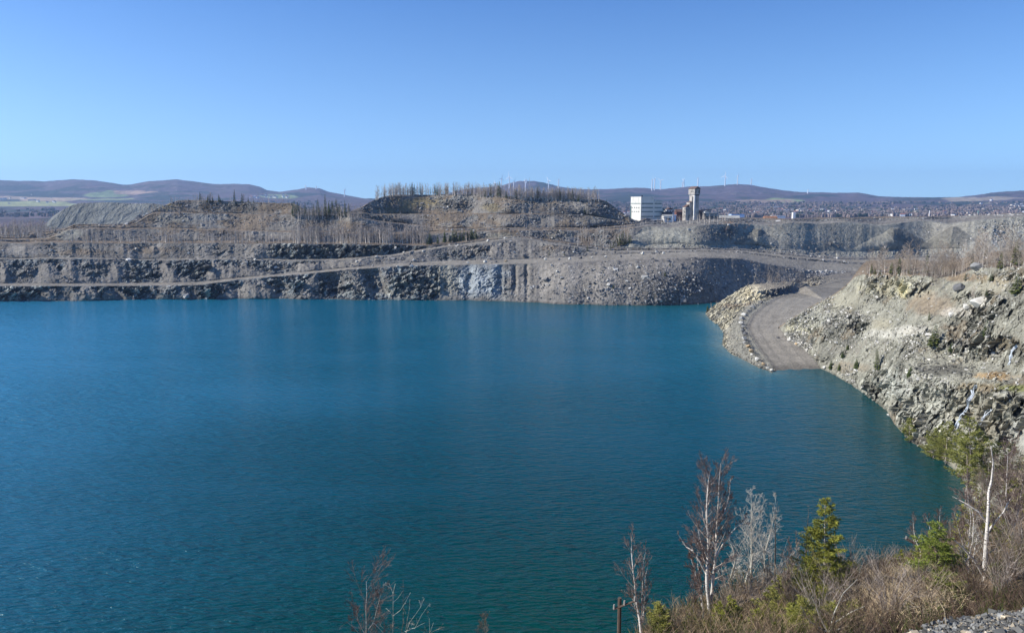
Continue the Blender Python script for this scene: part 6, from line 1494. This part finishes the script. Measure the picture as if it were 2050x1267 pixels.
# dead grass clump
S = Seg()
for _ in range(5200):
    u, v = r4.normal(1805, 42), r4.normal(1190, 26); h = hit(u, v, 'C')
    if h is None: continue
    L = r4.uniform(.5, 1.3); a = r4.uniform(0, 6.28); d = nrm(np.array([math.cos(a) * .6, math.sin(a) * .6, 1])); p = np.array(h); m_ = p + d * L * .6
    S.add(p, m_, .014, .011); S.add(m_, m_ + nrm(d + np.array([math.cos(a) * .9, math.sin(a) * .9, -.5])) * L * .5, .011, .004)
V, Fq = S.mesh(3); C = np.repeat(np.array((.58, .46, .29)) * (.7 + .5 * r4.random((len(V) // 6, 1))), 6, 0)
o = mesh_obj('dead_grass', V, Fq, M_LEAF, C); tag(o, 'clump of bleached dead grass on the near bank', kind='stuff')
# individual bare shrubs in the thicket
sh = []
for i, (u, v, hh) in enumerate([(1345,1262,1.4),(1490,1180,2.2),(1510,1215,2.0),(1700,1165,2.2),(1730,1150,2.0),(1760,1160,1.8),(1680,1215,2.4),(1720,1230,2.2),(1780,1240,2.0),(1840,1220,2.0),(1590,1230,2.2),(1540,1185,2.4),(1830,1180,1.6),(1950,1200,1.6),(2000,1190,2.0),(2030,1160,2.4),(1985,1140,2.6),(2040,1110,2.8),(1460,1235,1.6),(1745,1195,2.0),(1640,1240,2.2),(1800,1145,1.8)]):
    h = hit(u, v, 'C')
    if h is None: continue
    S = Seg(); rr = np.random.default_rng(i + 500)
    bush_seg(S, 0, 0, 0, hh * 1.5, rr, 44, .013)
    V, Fq = S.mesh(3); o = mesh_obj('bare_shrub', V, Fq, (M_TWIGB, DK[2], BR[1])[i % 3]); o.location = h
    tag(o, 'twiggy brown leafless shrub in the thicket on the near bank', 'shrub', 'leafless shrubs in the near thicket')

# ------------------------------------------------------------------ old wooden poles on the bank
M_WOOD = mat_flat('old_wood', (.10, .075, .06), .95, 0, .3, 4); M_CER = mat_flat('insulator', (.35, .33, .30), .4, 0, .1, 4)
def pole(u, vt, vb, D, arm, label, r=.16):
    b = at_depth(u, vb, D); g = ground(b.x, b.y, 'C'); t = at_depth(u, vt, D); e = empty('wooden_pole', (b.x, b.y, g)); tag(e, label, 'pole', None)
    MB().bar((0, 0, -.5), (0, 0, t.z - g), r * 1.1, 8, r * .85).build('post', M_WOOD, e)
    p = at_depth(arm[0], arm[1], D - .25) - e.location; q = at_depth(arm[2], arm[3], D - .25) - e.location
    MB().bar(p, q, r * .55, 4).build('crossarm', M_WOOD, e)
    for f in (.03, .5, .97):
        c_ = p.lerp(q, f); i_ = MB().bar(c_, c_ + Vector((0, 0, .28)), .07, 6, .05).build('insulator', M_CER, e)
pole(1239.7, 1196, 1246, 42, (1228, 1219, 1272, 1202), 'dark wooden pole with slanting crossarm beside the leaning birch', .13)
pole(1792, 1122, 1150, 66, (1778, 1128, 1812, 1117), 'thick short wooden post with crossarm at the lake edge', .2)
pole(1842, 1086, 1125, 66, (1813, 1078, 1846, 1093), 'tilted wooden crossarm pole beyond the green firs', .16)

# ------------------------------------------------------------------ haze: even air round everything
hz = MB().box(-12500, 12500, -600, 10600, -10, 460).build('haze', None)
m = bpy.data.materials.new('haze_air'); m.use_nodes = True; nt = m.node_tree; nt.nodes.clear()
out = nt.nodes.new('ShaderNodeOutputMaterial'); pv = nt.nodes.new('ShaderNodeVolumePrincipled')
pv.inputs['Color'].default_value = (.42, .64, 1.0, 1); pv.inputs['Density'].default_value = 7.0e-5; pv.inputs['Anisotropy'].default_value = .2
nt.links.new(pv.outputs[0], out.inputs['Volume']); hz.data.materials.append(m); tag(hz, kind='stuff')
hz['label'] = 'thin blue air haze over the whole valley'
